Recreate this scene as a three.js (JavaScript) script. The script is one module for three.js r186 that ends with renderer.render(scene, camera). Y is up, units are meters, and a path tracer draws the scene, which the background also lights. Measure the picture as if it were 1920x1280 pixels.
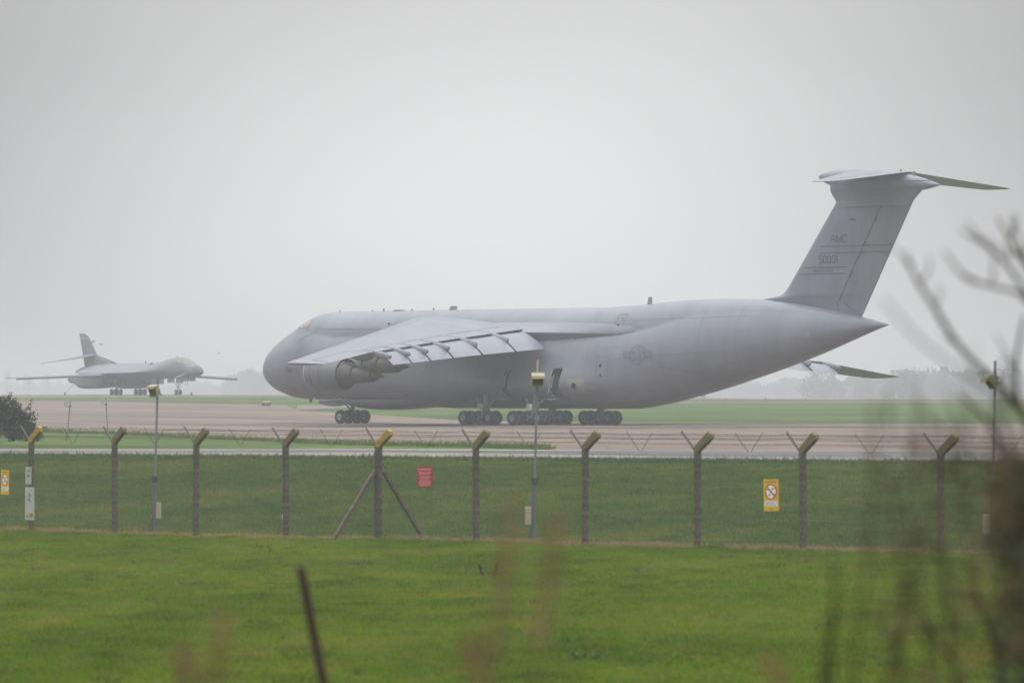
import * as THREE from 'three';
import { mergeGeometries } from 'three/addons/utils/BufferGeometryUtils.js';
import { ImprovedNoise } from 'three/addons/math/ImprovedNoise.js';
import { FontLoader } from 'three/addons/loaders/FontLoader.js';

const noise = new ImprovedNoise();
// ------------------------------------------------------------------ camera, sky, sun, exposure
const scene = new THREE.Scene();
const F = 9201.6, EYE = 2.486, HORIZON = 740;            // focal length in pixels of the 1920 px picture, eye height, horizon row
const camera = new THREE.PerspectiveCamera(2 * Math.atan(640 / F) * 180 / Math.PI, 1024 / 682, 0.5, 9000);
camera.position.set(0, EYE, 0);
camera.rotation.x = Math.atan(100 / F);
camera.focus = 395;
camera.userData.fStop = 2.9;

const renderer = new THREE.WebGLRenderer({ antialias: true });
renderer.toneMapping = THREE.LinearToneMapping;
renderer.toneMappingExposure = 1.0;
renderer.shadowMap.enabled = true;

{ // misty overcast: pale horizon air, a thin bright place in the cloud ahead, a lighter zenith
  const W = 1024, H = 512, data = new Float32Array(W * H * 4);
  for (let j = 0; j < H; j++) for (let i = 0; i < W; i++) {
    const el = ((j + 0.5) / H - 0.5) * Math.PI, az = ((i + 0.5) / W) * 2 * Math.PI - Math.PI;   // az: atan2(z, x)
    const e = Math.max(0, el) * 180 / Math.PI, a = Math.atan2(Math.sin(az + Math.PI / 2), Math.cos(az + Math.PI / 2)) * 180 / Math.PI;
    const glow = Math.exp(-(a * a) / (2 * 4.8 * 4.8) - (e - 1.7) * (e - 1.7) / (2 * 3.4 * 3.4));
    const L = 0.28 + 0.56 * glow + 2.3 * Math.pow(Math.sin(Math.max(0, e - 4) * Math.PI / 180), 1.05);
    const cx = Math.cos(el) * Math.cos(az), cy = Math.sin(el), cz = Math.cos(el) * Math.sin(az);
    const cloud = 1 + 0.045 * noise.noise(cx * 9 + 3, cy * 26, cz * 9) + 0.025 * noise.noise(cx * 25, cy * 70 + 5, cz * 25);   // faint structure in the overcast
    const k = (j * W + i) * 4, Lc = L * cloud;
    data[k] = Lc; data[k + 1] = Lc * 1.0; data[k + 2] = Lc * 1.006; data[k + 3] = 1;
  }
  const sky = new THREE.DataTexture(data, W, H, THREE.RGBAFormat, THREE.FloatType);
  sky.mapping = THREE.EquirectangularReflectionMapping; sky.magFilter = THREE.LinearFilter; sky.minFilter = THREE.LinearFilter; sky.needsUpdate = true;
  scene.background = sky; scene.environment = sky;
}
const sun = new THREE.DirectionalLight(0xfff4e6, 1.3);
sun.position.set(60, 330, -300 + 60); sun.target.position.set(0, 0, -300);
sun.castShadow = true; sun.shadow.radius = 55; sun.shadow.mapSize.set(4096, 4096);
Object.assign(sun.shadow.camera, { left: -160, right: 160, top: 420, bottom: -420, near: 1, far: 900 });
scene.add(sun, sun.target);
scene.fog = new THREE.FogExp2(0xdadee2, 0.0005);

// ------------------------------------------------------------------ helpers
function mulberry(a) { return () => { a |= 0; a = a + 0x6D2B79F5 | 0; let t = Math.imul(a ^ a >>> 15, 1 | a); t = t + Math.imul(t ^ t >>> 7, 61 | t) ^ t; return ((t ^ t >>> 14) >>> 0) / 4294967296; }; }
const fbm = (x, y, z = 0, o = 4) => { let s = 0, a = 0.5; for (let k = 0; k < o; k++) { s += a * noise.noise(x, y, z + k * 7.3); x *= 2.03; y *= 2.03; a *= 0.5; } return s; };
const clamp = (x, a = 0, b = 1) => Math.min(b, Math.max(a, x));
const lerp = (a, b, t) => a + (b - a) * t;
const smooth = (a, b, x) => { const t = clamp((x - a) / (b - a)); return t * t * (3 - 2 * t); };
function table(rows) {                                    // smooth (monotone cubic) interpolation through [x, y] rows
  const n = rows.length, d = [], m = [];
  for (let i = 0; i < n - 1; i++) d.push((rows[i + 1][1] - rows[i][1]) / (rows[i + 1][0] - rows[i][0]));
  for (let i = 0; i < n; i++) m.push(i === 0 ? d[0] : i === n - 1 ? d[n - 2] : d[i - 1] * d[i] <= 0 ? 0 : 2 * d[i - 1] * d[i] / (d[i - 1] + d[i]));
  return (x) => {
    if (x <= rows[0][0]) return rows[0][1];
    if (x >= rows[n - 1][0]) return rows[n - 1][1];
    let i = 0; while (x > rows[i + 1][0]) i++;
    const h = rows[i + 1][0] - rows[i][0], t = (x - rows[i][0]) / h, t2 = t * t, t3 = t2 * t;
    return (2 * t3 - 3 * t2 + 1) * rows[i][1] + (t3 - 2 * t2 + t) * h * m[i] + (-2 * t3 + 3 * t2) * rows[i + 1][1] + (t3 - t2) * h * m[i + 1];
  };
}
const linear = (rows) => (x) => { if (x <= rows[0][0]) return rows[0][1]; for (let i = 0; i < rows.length - 1; i++) if (x <= rows[i + 1][0]) return lerp(rows[i][1], rows[i + 1][1], (x - rows[i][0]) / (rows[i + 1][0] - rows[i][0])); return rows[rows.length - 1][1]; };
const at = (px, py, d) => new THREE.Vector3((px - 960) * d / F, EYE + (HORIZON - py) * d / F, -d);   // a surveyed point: bearing and rise seen in the photograph, at its real distance
const used = {};
function numbered(name) { const n = used[name] = (used[name] ?? -1) + 1; return n ? name + '_' + String(n).padStart(3, '0') : name; }
function shade(o) { o.traverse((m) => { if (m.isMesh) { m.castShadow = true; m.receiveShadow = true; } }); return o; }
function thing(name, label, category, pos = [0, 0, 0], turn = 0, group) {
  const o = new THREE.Group(); o.name = numbered(name); o.position.set(...pos); o.rotation.y = turn;
  o.userData = { label, category }; if (group) o.userData.group = group; scene.add(o); return o;
}
function part(name, geo, mat, parent, label) { const m = new THREE.Mesh(Array.isArray(geo) ? join(geo) : geo, mat); m.name = name; m.castShadow = m.receiveShadow = true; if (label) m.userData.label = label; parent.add(m); return m; }
function pieces(name, list, mat, parent) { return list.map((g) => part(name, g, mat, parent)); }   // alike pieces, each a mesh of its own
function structure(name, geo, mat) { const m = part(numbered(name), geo, mat, scene); m.userData.kind = 'structure'; return m; }
function join(list) { const l = list.map((g) => { const n = g.index ? g.toNonIndexed() : g; for (const k of Object.keys(n.attributes)) if (!['position', 'normal', 'uv'].includes(k)) n.deleteAttribute(k); if (!n.attributes.uv) n.setAttribute('uv', new THREE.BufferAttribute(new Float32Array(n.attributes.position.count * 2), 2)); if (!n.attributes.normal) n.computeVertexNormals(); return n; }); return l.length > 1 ? mergeGeometries(l) : l[0]; }
function grid(nu, nv, fn, { closeU = false, skip } = {}) { // fn(u 0..1, v 0..1, i, j) -> [x,y,z,(s,t)]
  const pos = [], uv = [], idx = [];
  for (let j = 0; j <= nv; j++) for (let i = 0; i <= nu; i++) { const p = fn(i / nu, j / nv, i, j); pos.push(p[0], p[1], p[2]); uv.push(p[3] ?? i / nu, p[4] ?? j / nv); }
  for (let j = 0; j < nv; j++) for (let i = 0; i < nu; i++) { if (skip && skip(i, j)) continue; const a = j * (nu + 1) + i, b = a + 1, c = a + nu + 1, e = c + 1; idx.push(a, b, e, a, e, c); }
  const g = new THREE.BufferGeometry();
  g.setAttribute('position', new THREE.Float32BufferAttribute(pos, 3)); g.setAttribute('uv', new THREE.Float32BufferAttribute(uv, 2)); g.setIndex(idx); g.computeVertexNormals();
  if (closeU) { const n = g.attributes.normal; for (let j = 0; j <= nv; j++) { const a = j * (nu + 1), b = a + nu; const v = new THREE.Vector3(n.getX(a) + n.getX(b), n.getY(a) + n.getY(b), n.getZ(a) + n.getZ(b)).normalize(); n.setXYZ(a, v.x, v.y, v.z); n.setXYZ(b, v.x, v.y, v.z); } }
  return g;
}
function tube(points, radius, sides = 6, caps = true) {   // points: Vector3[], radius: number or (t) => number
  const r = typeof radius === 'function' ? radius : () => radius, n = points.length, pos = [], nor = [], idx = [];
  let up = new THREE.Vector3(0, 1, 0);
  const T = points.map((p, i) => new THREE.Vector3().subVectors(points[Math.min(n - 1, i + 1)], points[Math.max(0, i - 1)]).normalize());
  if (Math.abs(T[0].dot(up)) > 0.95) up = new THREE.Vector3(1, 0, 0);
  let N = new THREE.Vector3().crossVectors(T[0], up).normalize();
  for (let i = 0; i < n; i++) {
    N.sub(T[i].clone().multiplyScalar(N.dot(T[i]))).normalize();
    const B = new THREE.Vector3().crossVectors(T[i], N);
    for (let k = 0; k < sides; k++) { const a = k / sides * 2 * Math.PI, v = N.clone().multiplyScalar(Math.cos(a)).addScaledVector(B, Math.sin(a)), R = r(i / (n - 1)); nor.push(v.x, v.y, v.z); pos.push(points[i].x + v.x * R, points[i].y + v.y * R, points[i].z + v.z * R); }
  }
  for (let i = 0; i < n - 1; i++) for (let k = 0; k < sides; k++) { const a = i * sides + k, b = i * sides + (k + 1) % sides; idx.push(a, b, b + sides, a, b + sides, a + sides); }
  if (caps) for (let k = 1; k < sides - 1; k++) { idx.push(0, k + 1, k); const e = (n - 1) * sides; idx.push(e, e + k, e + k + 1); }
  const g = new THREE.BufferGeometry(); g.setAttribute('position', new THREE.Float32BufferAttribute(pos, 3)); g.setAttribute('normal', new THREE.Float32BufferAttribute(nor, 3));
  g.setAttribute('uv', new THREE.Float32BufferAttribute(new Float32Array(pos.length / 3 * 2), 2)); g.setIndex(idx); return g;
}
const V = (x, y, z) => new THREE.Vector3(x, y, z);
const curve = (pts, n = 24) => new THREE.CatmullRomCurve3(pts).getPoints(n);
function box(w, h, d, x = 0, y = 0, z = 0, rx = 0, ry = 0, rz = 0) { const g = new THREE.BoxGeometry(w, h, d); g.rotateX(rx); g.rotateY(ry); g.rotateZ(rz); g.translate(x, y, z); return g; }
function bevelBox(w, h, d, b, x = 0, y = 0, z = 0) {      // chamfered box
  const s = new THREE.Shape(); s.moveTo(-w / 2 + b, -h / 2); s.lineTo(w / 2 - b, -h / 2); s.lineTo(w / 2, -h / 2 + b); s.lineTo(w / 2, h / 2 - b); s.lineTo(w / 2 - b, h / 2); s.lineTo(-w / 2 + b, h / 2); s.lineTo(-w / 2, h / 2 - b); s.lineTo(-w / 2, -h / 2 + b); s.closePath();
  const g = new THREE.ExtrudeGeometry(s, { depth: d - 2 * b, bevelEnabled: true, bevelThickness: b, bevelSize: b, bevelOffset: -b, bevelSegments: 1 }); g.translate(x, y, z - d / 2 + b); return g;
}
function cyl(r1, r2, h, x = 0, y = 0, z = 0, seg = 16, axis = 'y') { const g = new THREE.CylinderGeometry(r1, r2, h, seg); if (axis === 'x') g.rotateZ(-Math.PI / 2); if (axis === 'z') g.rotateX(Math.PI / 2); g.translate(x, y, z); return g; }
function latheX(profile, seg = 40) { const g = new THREE.LatheGeometry(profile.map(([x, r]) => new THREE.Vector2(Math.max(r, 0.0005), x)), seg); g.rotateZ(-Math.PI / 2); return g; } // turns about the x axis: [x, r]
function strut(a, b, r, sides = 8) { return tube([a, b], r, sides); }
const std = (r, g, b, roughness = 0.8, extra = {}) => { const m = new THREE.MeshStandardMaterial({ roughness, metalness: 0, ...extra }); m.color.setRGB(r, g, b); return m; };
function noiseTexture(size, fn, repeat, srgb = true) {    // fn(u, v) -> [r,g,b] 0..1; tiles are blended so that repeats have no seam
  const data = new Uint8Array(size * size * 4);
  for (let j = 0; j < size; j++) for (let i = 0; i < size; i++) { const c = fn(i / size, j / size), k = (j * size + i) * 4; data[k] = clamp(c[0]) * 255; data[k + 1] = clamp(c[1]) * 255; data[k + 2] = clamp(c[2]) * 255; data[k + 3] = 255; }
  const t = new THREE.DataTexture(data, size, size, THREE.RGBAFormat); t.wrapS = t.wrapT = THREE.RepeatWrapping; t.magFilter = THREE.LinearFilter; t.minFilter = THREE.LinearMipmapLinearFilter; t.generateMipmaps = true;
  if (srgb) t.colorSpace = THREE.SRGBColorSpace; if (repeat) t.repeat.set(...repeat); t.needsUpdate = true; return t;
}
function tileFbm(u, v, f, z, o = 4) {                      // periodic fbm on the unit square
  const a = fbm(u * f, v * f, z, o), b = fbm((u - 1) * f, v * f, z, o), c = fbm(u * f, (v - 1) * f, z, o), d = fbm((u - 1) * f, (v - 1) * f, z, o);
  const wx = smooth(0.75, 1, u), wy = smooth(0.75, 1, v);
  return lerp(lerp(a, b, wx), lerp(c, d, wx), wy);
}
const toS = (c) => c <= 0.0031308 ? c * 12.92 : 1.055 * Math.pow(c, 1 / 2.4) - 0.055;   // linear albedo -> stored sRGB value
const mixc = (a, b, t) => [lerp(a[0], b[0], t), lerp(a[1], b[1], t), lerp(a[2], b[2], t)];
const asS = (c) => c.map((x) => toS(clamp(x)));
// ------------------------------------------------------------------ terrain
const dFence = (x) => 131.5 - 1.226 * clamp(x, -45, 45);
const dRoad = (x) => 184 - 0.59 * clamp(x, -50, 50);
const nearG = linear([[-30, 0.8], [0, 0.8], [14, 0.72], [22, 0.5], [34, -0.45], [46, -1.15], [60, -1.45], [75, -1.52], [400, -1.52]]);
const fenceG = (x) => -1.53 + 0.0135 * clamp(x, -20, 14);   // the ground falls a little to the left along the fence
const crest = (x) => lerp(2.45, 1.75, smooth(-30, 60, x));
function ground(x, d) {
  const f = dFence(x), r = dRoad(x) - 2.5;
  let y;
  if (d <= f) y = lerp(nearG(d), fenceG(x), smooth(60, 100, d));
  else if (d < r) { const u = (d - f) / (r - f); y = lerp(fenceG(x), 0, 0.35 * u + 0.65 * smooth(0, 1, u)); }
  else { const c = crest(x); y = c * (d < 460 ? 0.5 * Math.pow(clamp((d - 400) / 60), 2) * 60 / 375 : clamp((d - 430) / 375)); if (d > 805) y = lerp(c, -2.5, smooth(860, 1500, d)); }
  const grassy = d < r ? clamp((r - d) / 8) : 0;
  return y + grassy * (0.07 * noise.noise(x * 0.16, d * 0.11, 3.1) + 0.03 * noise.noise(x * 0.5, d * 0.33, 9.4));
}
function groundAt(px, py) {                                // where a line of sight first meets the ground
  const k = (px - 960) / F, m = (py - HORIZON) / F;
  let lo = 55, hi = 0;
  for (let d = 57; d < 3000; d += 2) { if (EYE - m * d <= ground(k * d, d)) { hi = d; break; } lo = d; }
  if (!hi) return null;
  for (let n = 0; n < 30; n++) { const mid = (lo + hi) / 2; if (EYE - m * mid <= ground(k * mid, mid)) hi = mid; else lo = mid; }
  return [k * hi, hi];
}
const G = {                                               // linear base colours
  green: [0.07, 0.115, 0.016], fresh: [0.102, 0.146, 0.018], dark: [0.038, 0.074, 0.012], dry: [0.2, 0.15, 0.035], far: [0.055, 0.1, 0.035],
};
const grassMap = noiseTexture(1024, (u, v) => {
  const n1 = tileFbm(u, v, 5, 1.7, 5), n2 = tileFbm(u, v, 22, 5.2, 4), n3 = tileFbm(u, v, 90, 8.9, 3), n4 = tileFbm(u, v, 9, 14.3, 4);
  let c = mixc(G.green, G.fresh, clamp(0.5 + 1.8 * n1));
  c = mixc(c, G.dark, clamp(0.28 + 2.2 * n2) * 0.6);
  c = mixc(c, G.dry, clamp(n4 * 2.4 - 0.1) * clamp(0.5 + 2 * n3) * 0.55);
  const k = 1 + 0.9 * n3; return asS(c.map((x) => x * k));
});
const grassRelief = noiseTexture(512, (u, v) => { const n = 0.5 + 0.9 * tileFbm(u, v, 60, 3.3, 4); return [n, n, n]; }, null, false);
{
  const rows = []; for (let d = -12; d < 232; d += d < 50 ? 3 : 1.6) rows.push(d); for (let d = 232; d < 470; d += 6) rows.push(d); for (let d = 470; d < 900; d += 10) rows.push(d); for (const d of [920, 960, 1000, 1080, 1200, 1400, 1700, 2100, 2700, 3400, 4500, 6000]) rows.push(d);
  const nu = 90;
  const g = grid(nu, rows.length - 1, (u, v, i, j) => { const d = rows[j], s = u * 2 - 1, x = (s * 0.6 + 0.4 * s * Math.abs(s)) * (34 + 0.34 * Math.max(0, d)); return [x, ground(x, d), -d, x / 17, d / 17]; });
  const col = [], p = g.attributes.position;
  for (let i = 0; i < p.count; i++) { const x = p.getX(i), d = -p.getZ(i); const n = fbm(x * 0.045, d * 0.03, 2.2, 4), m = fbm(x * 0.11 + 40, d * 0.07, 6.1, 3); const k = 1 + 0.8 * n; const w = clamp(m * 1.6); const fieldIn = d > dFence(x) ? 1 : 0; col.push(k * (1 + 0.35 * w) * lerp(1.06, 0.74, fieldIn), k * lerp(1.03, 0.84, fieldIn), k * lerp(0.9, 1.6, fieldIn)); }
  g.setAttribute('color', new THREE.Float32BufferAttribute(col, 3));
  const m = new THREE.MeshPhysicalMaterial({ map: grassMap, vertexColors: true, roughness: 0.95, specularIntensity: 0.15, bumpMap: grassRelief, bumpScale: 0.05 });
  structure('grass_field', g, m);
}
// sheets of paving: edges given as picture rows along bearings, turned into ground positions; lifted a few centimetres
function sheet(name, cols, farRow, nearRow, lift, mat, nv = 10, uvScale = 60, farDepth) {
  const F1 = linear(farRow), N1 = linear(nearRow);
  const ends = cols.map((px) => { const n = groundAt(px, N1(px)); const f = farDepth ? [(px - 960) / F * farDepth, farDepth] : groundAt(px, F1(px)); return [n, f]; });
  const g = grid(cols.length - 1, nv, (u, v, i) => { const [n, f] = ends[i]; const d = lerp(n[1], f[1], v), x = lerp(n[0], f[0], v); return [x, Math.max(ground(x, d), -0.001) + lift, -d, x / uvScale, d / uvScale]; });
  return structure(name, g, mat);
}
const span = (a, b, n) => Array.from({ length: n + 1 }, (_, i) => lerp(a, b, i / n));
const paving = (tones, seed, stretch) => noiseTexture(1024, (u, v) => {
  const n1 = tileFbm(u, v, 4, seed, 4), n2 = tileFbm(u * 1, v * 1, 14, seed + 4, 4), n3 = tileFbm(u, v, 120, seed + 9, 2);
  const bay = Math.floor(v * 16), bj = noise.noise(bay * 3.7, Math.floor(u * 5 + (bay % 2) * 0.5) * 1.9, seed) ;
  let c = mixc(tones[0], tones[1], clamp(0.5 + 1.7 * n1 + 0.5 * bj));
  c = mixc(c, tones[2], clamp(n2 * 2 + 0.05) * 0.7);
  const joint = (v * 16) % 1 < 0.03 || (u * 16) % 1 < 0.02 ? 0.75 : 1;
  return asS(c.map((x) => x * (1 + 0.35 * n3) * joint));
});
const tarmacMap = paving([[0.118, 0.08, 0.062], [0.172, 0.128, 0.104], [0.08, 0.066, 0.058]], 1.3);
const concreteMap = paving([[0.19, 0.178, 0.16], [0.25, 0.238, 0.215], [0.14, 0.135, 0.128]], 7.7);
const asphaltMap = paving([[0.075, 0.079, 0.085], [0.1, 0.104, 0.11], [0.058, 0.061, 0.067]], 11.1);
const M = {
  tarmac: new THREE.MeshStandardMaterial({ map: tarmacMap, roughness: 0.88 }), concrete: new THREE.MeshStandardMaterial({ map: concreteMap, roughness: 0.9 }), asphalt: new THREE.MeshStandardMaterial({ map: asphaltMap, roughness: 0.85 }),
  lineWhite: std(0.3, 0.29, 0.27, 0.8), lineYellow: std(0.34, 0.25, 0.09, 0.8), rubber: std(0.07, 0.062, 0.06, 0.85), gravel: std(0.42, 0.35, 0.24, 0.95),
};
sheet('apron', span(-90, 2010, 84), [[-90, 751.5], [100, 752], [300, 755], [500, 758.5], [557, 760], [560, 769.5], [700, 778], [860, 788], [1000, 791.5], [1200, 793.5], [2010, 795.5]], [[-90, 803], [80, 808], [320, 817], [640, 832], [960, 838], [1030, 842], [1040, 845.4], [2010, 846.5]], 0.03, M.tarmac, 30, 70);
sheet('taxiway', span(556, 2010, 60), [[556, 760], [850, 757], [1100, 754.5], [1300, 753.8], [2010, 753]], [[556, 769.6], [640, 765], [850, 762], [1100, 758.5], [1300, 756], [2010, 754.5]], 0.034, M.tarmac, 8, 70);
sheet('runway', span(-90, 2010, 50), [], [[-90, 746], [300, 744.8], [520, 744], [760, 745.2], [1040, 749.5], [2010, 750]], 0.03, M.tarmac, 20, 70, 868);
sheet('perimeter_road', span(-90, 2010, 60), [[-90, 842.5], [320, 843], [640, 842], [960, 844], [1280, 846], [2010, 846.8]], [[-90, 855.5], [320, 858], [640, 862], [960, 865], [1280, 868.5], [2010, 874]], 0.036, M.concrete, 6, 30);
sheet('road_lane', span(-90, 2010, 60), [[-90, 846], [300, 847], [700, 845], [960, 845], [1280, 847], [2010, 848]], [[-90, 848.5], [300, 849.5], [700, 849], [960, 851.5], [1280, 857.5], [2010, 858.5]], 0.041, M.asphalt, 3, 30);
const paint = (name, rows, thick, mat) => { const px0 = rows[0][0], px1 = rows[rows.length - 1][0]; sheet(name, span(px0, px1, 40), rows.map(([a, b]) => [a, b - thick]), rows.map(([a, b]) => [a, b + thick]), 0.046, mat, 2, 30); };
paint('taxi_line', [[-80, 766], [140, 768.5], [560, 774], [800, 786.5]], 0.22, M.lineYellow);
paint('taxi_line', [[60, 789], [330, 802.5], [640, 806], [900, 808]], 0.3, M.lineWhite);
paint('taxi_line', [[300, 810.5], [620, 814], [900, 822], [1100, 821]], 0.28, M.lineYellow);
paint('taxi_line', [[880, 824], [1180, 832.5], [1920, 833]], 0.28, M.lineYellow);
paint('taxi_line', [[1255, 811], [1420, 815.5], [2000, 815]], 0.22, M.lineYellow);
paint('taxi_line', [[1260, 810.4], [1330, 808], [2000, 806.5]], 0.18, M.lineYellow);
paint('road_edge_line', [[-80, 843.6], [900, 845.6], [2000, 847.6]], 0.3, M.lineWhite);
paint('road_edge_line', [[-80, 852], [640, 856.5], [1280, 860], [2000, 861]], 0.25, M.lineWhite);
for (const rows of [[[0, 778], [420, 782.5], [900, 801], [1400, 803.5]], [[120, 794], [560, 799], [1000, 803], [1900, 801]], [[300, 806], [760, 816], [1180, 824], [1980, 822]], [[980, 812], [1400, 819], [1990, 818.5]]]) paint('tyre_mark', rows, 0.55, M.rubber);
// ------------------------------------------------------------------ the large transport aircraft (x aft, y up, z to its left; origin under the nose)
const paintMap = (tone, seed, amp) => noiseTexture(1024, (u, v) => {
  const n = tileFbm(u, v, 6, seed, 4), s = tileFbm(u, v * 0.25, 30, seed + 3, 3), p = noise.noise(Math.floor(u * 14) * 2.7, Math.floor(v * 9) * 3.1, seed) * 0.5;
  const line = (u * 14) % 1 < 0.012 || (v * 9) % 1 < 0.012 ? 0.93 : 1;
  const k = (1 + amp * (0.8 * n + 0.5 * s + 0.35 * p)) * line; return asS([tone[0] * k, tone[1] * k, tone[2] * k]);
});
const skinMap = paintMap([0.194, 0.213, 0.258], 2.4, 0.3);
Object.assign(M, {
  skin: new THREE.MeshStandardMaterial({ map: skinMap, roughness: 0.36, metalness: 0 }),
  engine: std(0.17, 0.18, 0.198, 0.42), core: std(0.13, 0.128, 0.122, 0.5, { metalness: 0.35 }), nozzle: std(0.2, 0.185, 0.16, 0.45, { metalness: 0.6 }), lip: std(0.62, 0.63, 0.64, 0.3, { metalness: 0.7 }),
  black: std(0.012, 0.012, 0.013, 0.8), tyre: std(0.022, 0.022, 0.024, 0.85), hub: std(0.42, 0.42, 0.41, 0.5), strutWhite: std(0.62, 0.62, 0.6, 0.5), gearGrey: std(0.25, 0.25, 0.25, 0.6),
  amber: new THREE.MeshPhysicalMaterial({ color: new THREE.Color().setRGB(0.2, 0.165, 0.1), roughness: 0.2, metalness: 0.2, clearcoat: 1 }),
  mark: std(0.085, 0.09, 0.1, 0.6), emblem: std(0.125, 0.134, 0.155, 0.6), seam: std(0.1, 0.106, 0.12, 0.7), joint: std(0.14, 0.152, 0.178, 0.6), patch: std(0.27, 0.262, 0.24, 0.6), doorWhite: std(0.5, 0.51, 0.5, 0.55), slot: std(0.06, 0.062, 0.066, 0.8),
});
const AC_TURN = 0.7778;
const transport = thing('transport_aircraft', 'huge grey four engined military transport aircraft with tall T tail', 'aircraft',
  [3.624 - 35 * Math.cos(AC_TURN), 0.034, -400 - 35 * Math.sin(AC_TURN)], -AC_TURN);
const cT = table([[0.45, 4.72], [0.51, 5.05], [0.75, 5.6], [1.35, 6.26], [2.5, 6.97], [3.85, 7.68], [5.0, 8.2], [6.25, 8.8], [7.1, 9.2], [8.1, 9.42], [9.5, 9.51], [12, 9.52], [22, 9.52], [40, 9.5], [44.3, 9.63], [47.2, 9.82], [50, 9.97], [53, 10.02], [57, 9.95], [59.5, 9.78], [65, 8.95], [67.7, 8.45], [69.5, 8.06], [70.37, 7.84]]);
const cB = table([[0.45, 4.72], [0.51, 4.4], [0.85, 3.85], [1.5, 3.27], [2.4, 2.76], [3.4, 2.44], [4.6, 2.16], [6.2, 2.03], [8, 1.95], [12, 1.78], [20, 1.5], [24, 1.33], [43.5, 1.33], [47.2, 1.74], [50.1, 2.27], [53, 2.86], [55.8, 3.53], [58.6, 4.24], [61.3, 4.97], [64.1, 5.81], [66.8, 6.68], [68.9, 7.36], [70.37, 7.78]]);
const cW = table([[0.45, 0.0], [0.51, 0.42], [0.8, 0.98], [1.45, 1.68], [2.5, 2.34], [3.6, 2.76], [5.7, 3.24], [7.8, 3.44], [10.5, 3.55], [44, 3.55], [50, 3.36], [56, 2.8], [61, 2.08], [66, 1.15], [69, 0.5], [70.37, 0.05]]);
const podBulge = table([[19.5, 0], [22, 0.12], [25, 0.5], [28, 0.95], [31, 1.12], [38.8, 1.12], [41, 0.85], [44, 0.35], [48, 0]]);   // the body swells over the main wheels
function bodyPoint(X, a) {                                // a: -90..90 degrees, bottom to top, left half
  const B = cB(X), T = Math.max(cT(X), B + 0.004), W = Math.max(cW(X), 0.001), H = T - B, yL = B + 0.42 * H;
  const end = 1 - smooth(6, 12, X) * (1 - smooth(46, 54, X));
  const h = (T - yL) * lerp(0.8, 0.985, end), lowN = lerp(2.35, 2.05, end);
  const c = Math.max(Math.cos(a), 1e-6), s = Math.sin(a);
  let r = s >= 0 ? 1 / Math.sqrt((c / W) ** 2 + (s / h) ** 2) : Math.pow(Math.pow(c / W, lowN) + Math.pow(-s / (yL - B), lowN), -1 / lowN);
  const Vr = lerp(0.3 * H, Math.max(0.3 * H, T - 7.06), smooth(12, 20, X) * (1 - smooth(46, 54, X))), yU = T - Vr, U = 0.77 * W, q = yL - yU;
  const A = (c / U) ** 2 + (s / Vr) ** 2, Bq = 2 * q * s / (Vr * Vr), Cq = (q / Vr) ** 2 - 1, D = Bq * Bq - 4 * A * Cq;
  if (D > 0) { const r2 = (-Bq + Math.sqrt(D)) / (2 * A); if (r2 > r) r = r2; }
  const y = yL + r * s;
  return [y, r * c + podBulge(X) * Math.exp(-(((y - 2.75) / (y > 2.75 ? 1.55 : 1.2)) ** 2)) * Math.min(1, 3 * c)];
}
function bodyZ(X, Y) { let lo = -Math.PI / 2, hi = Math.PI / 2; for (let n = 0; n < 40; n++) { const m = (lo + hi) / 2; if (bodyPoint(X, m)[0] < Y) lo = m; else hi = m; } return bodyPoint(X, lo)[1]; }
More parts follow.
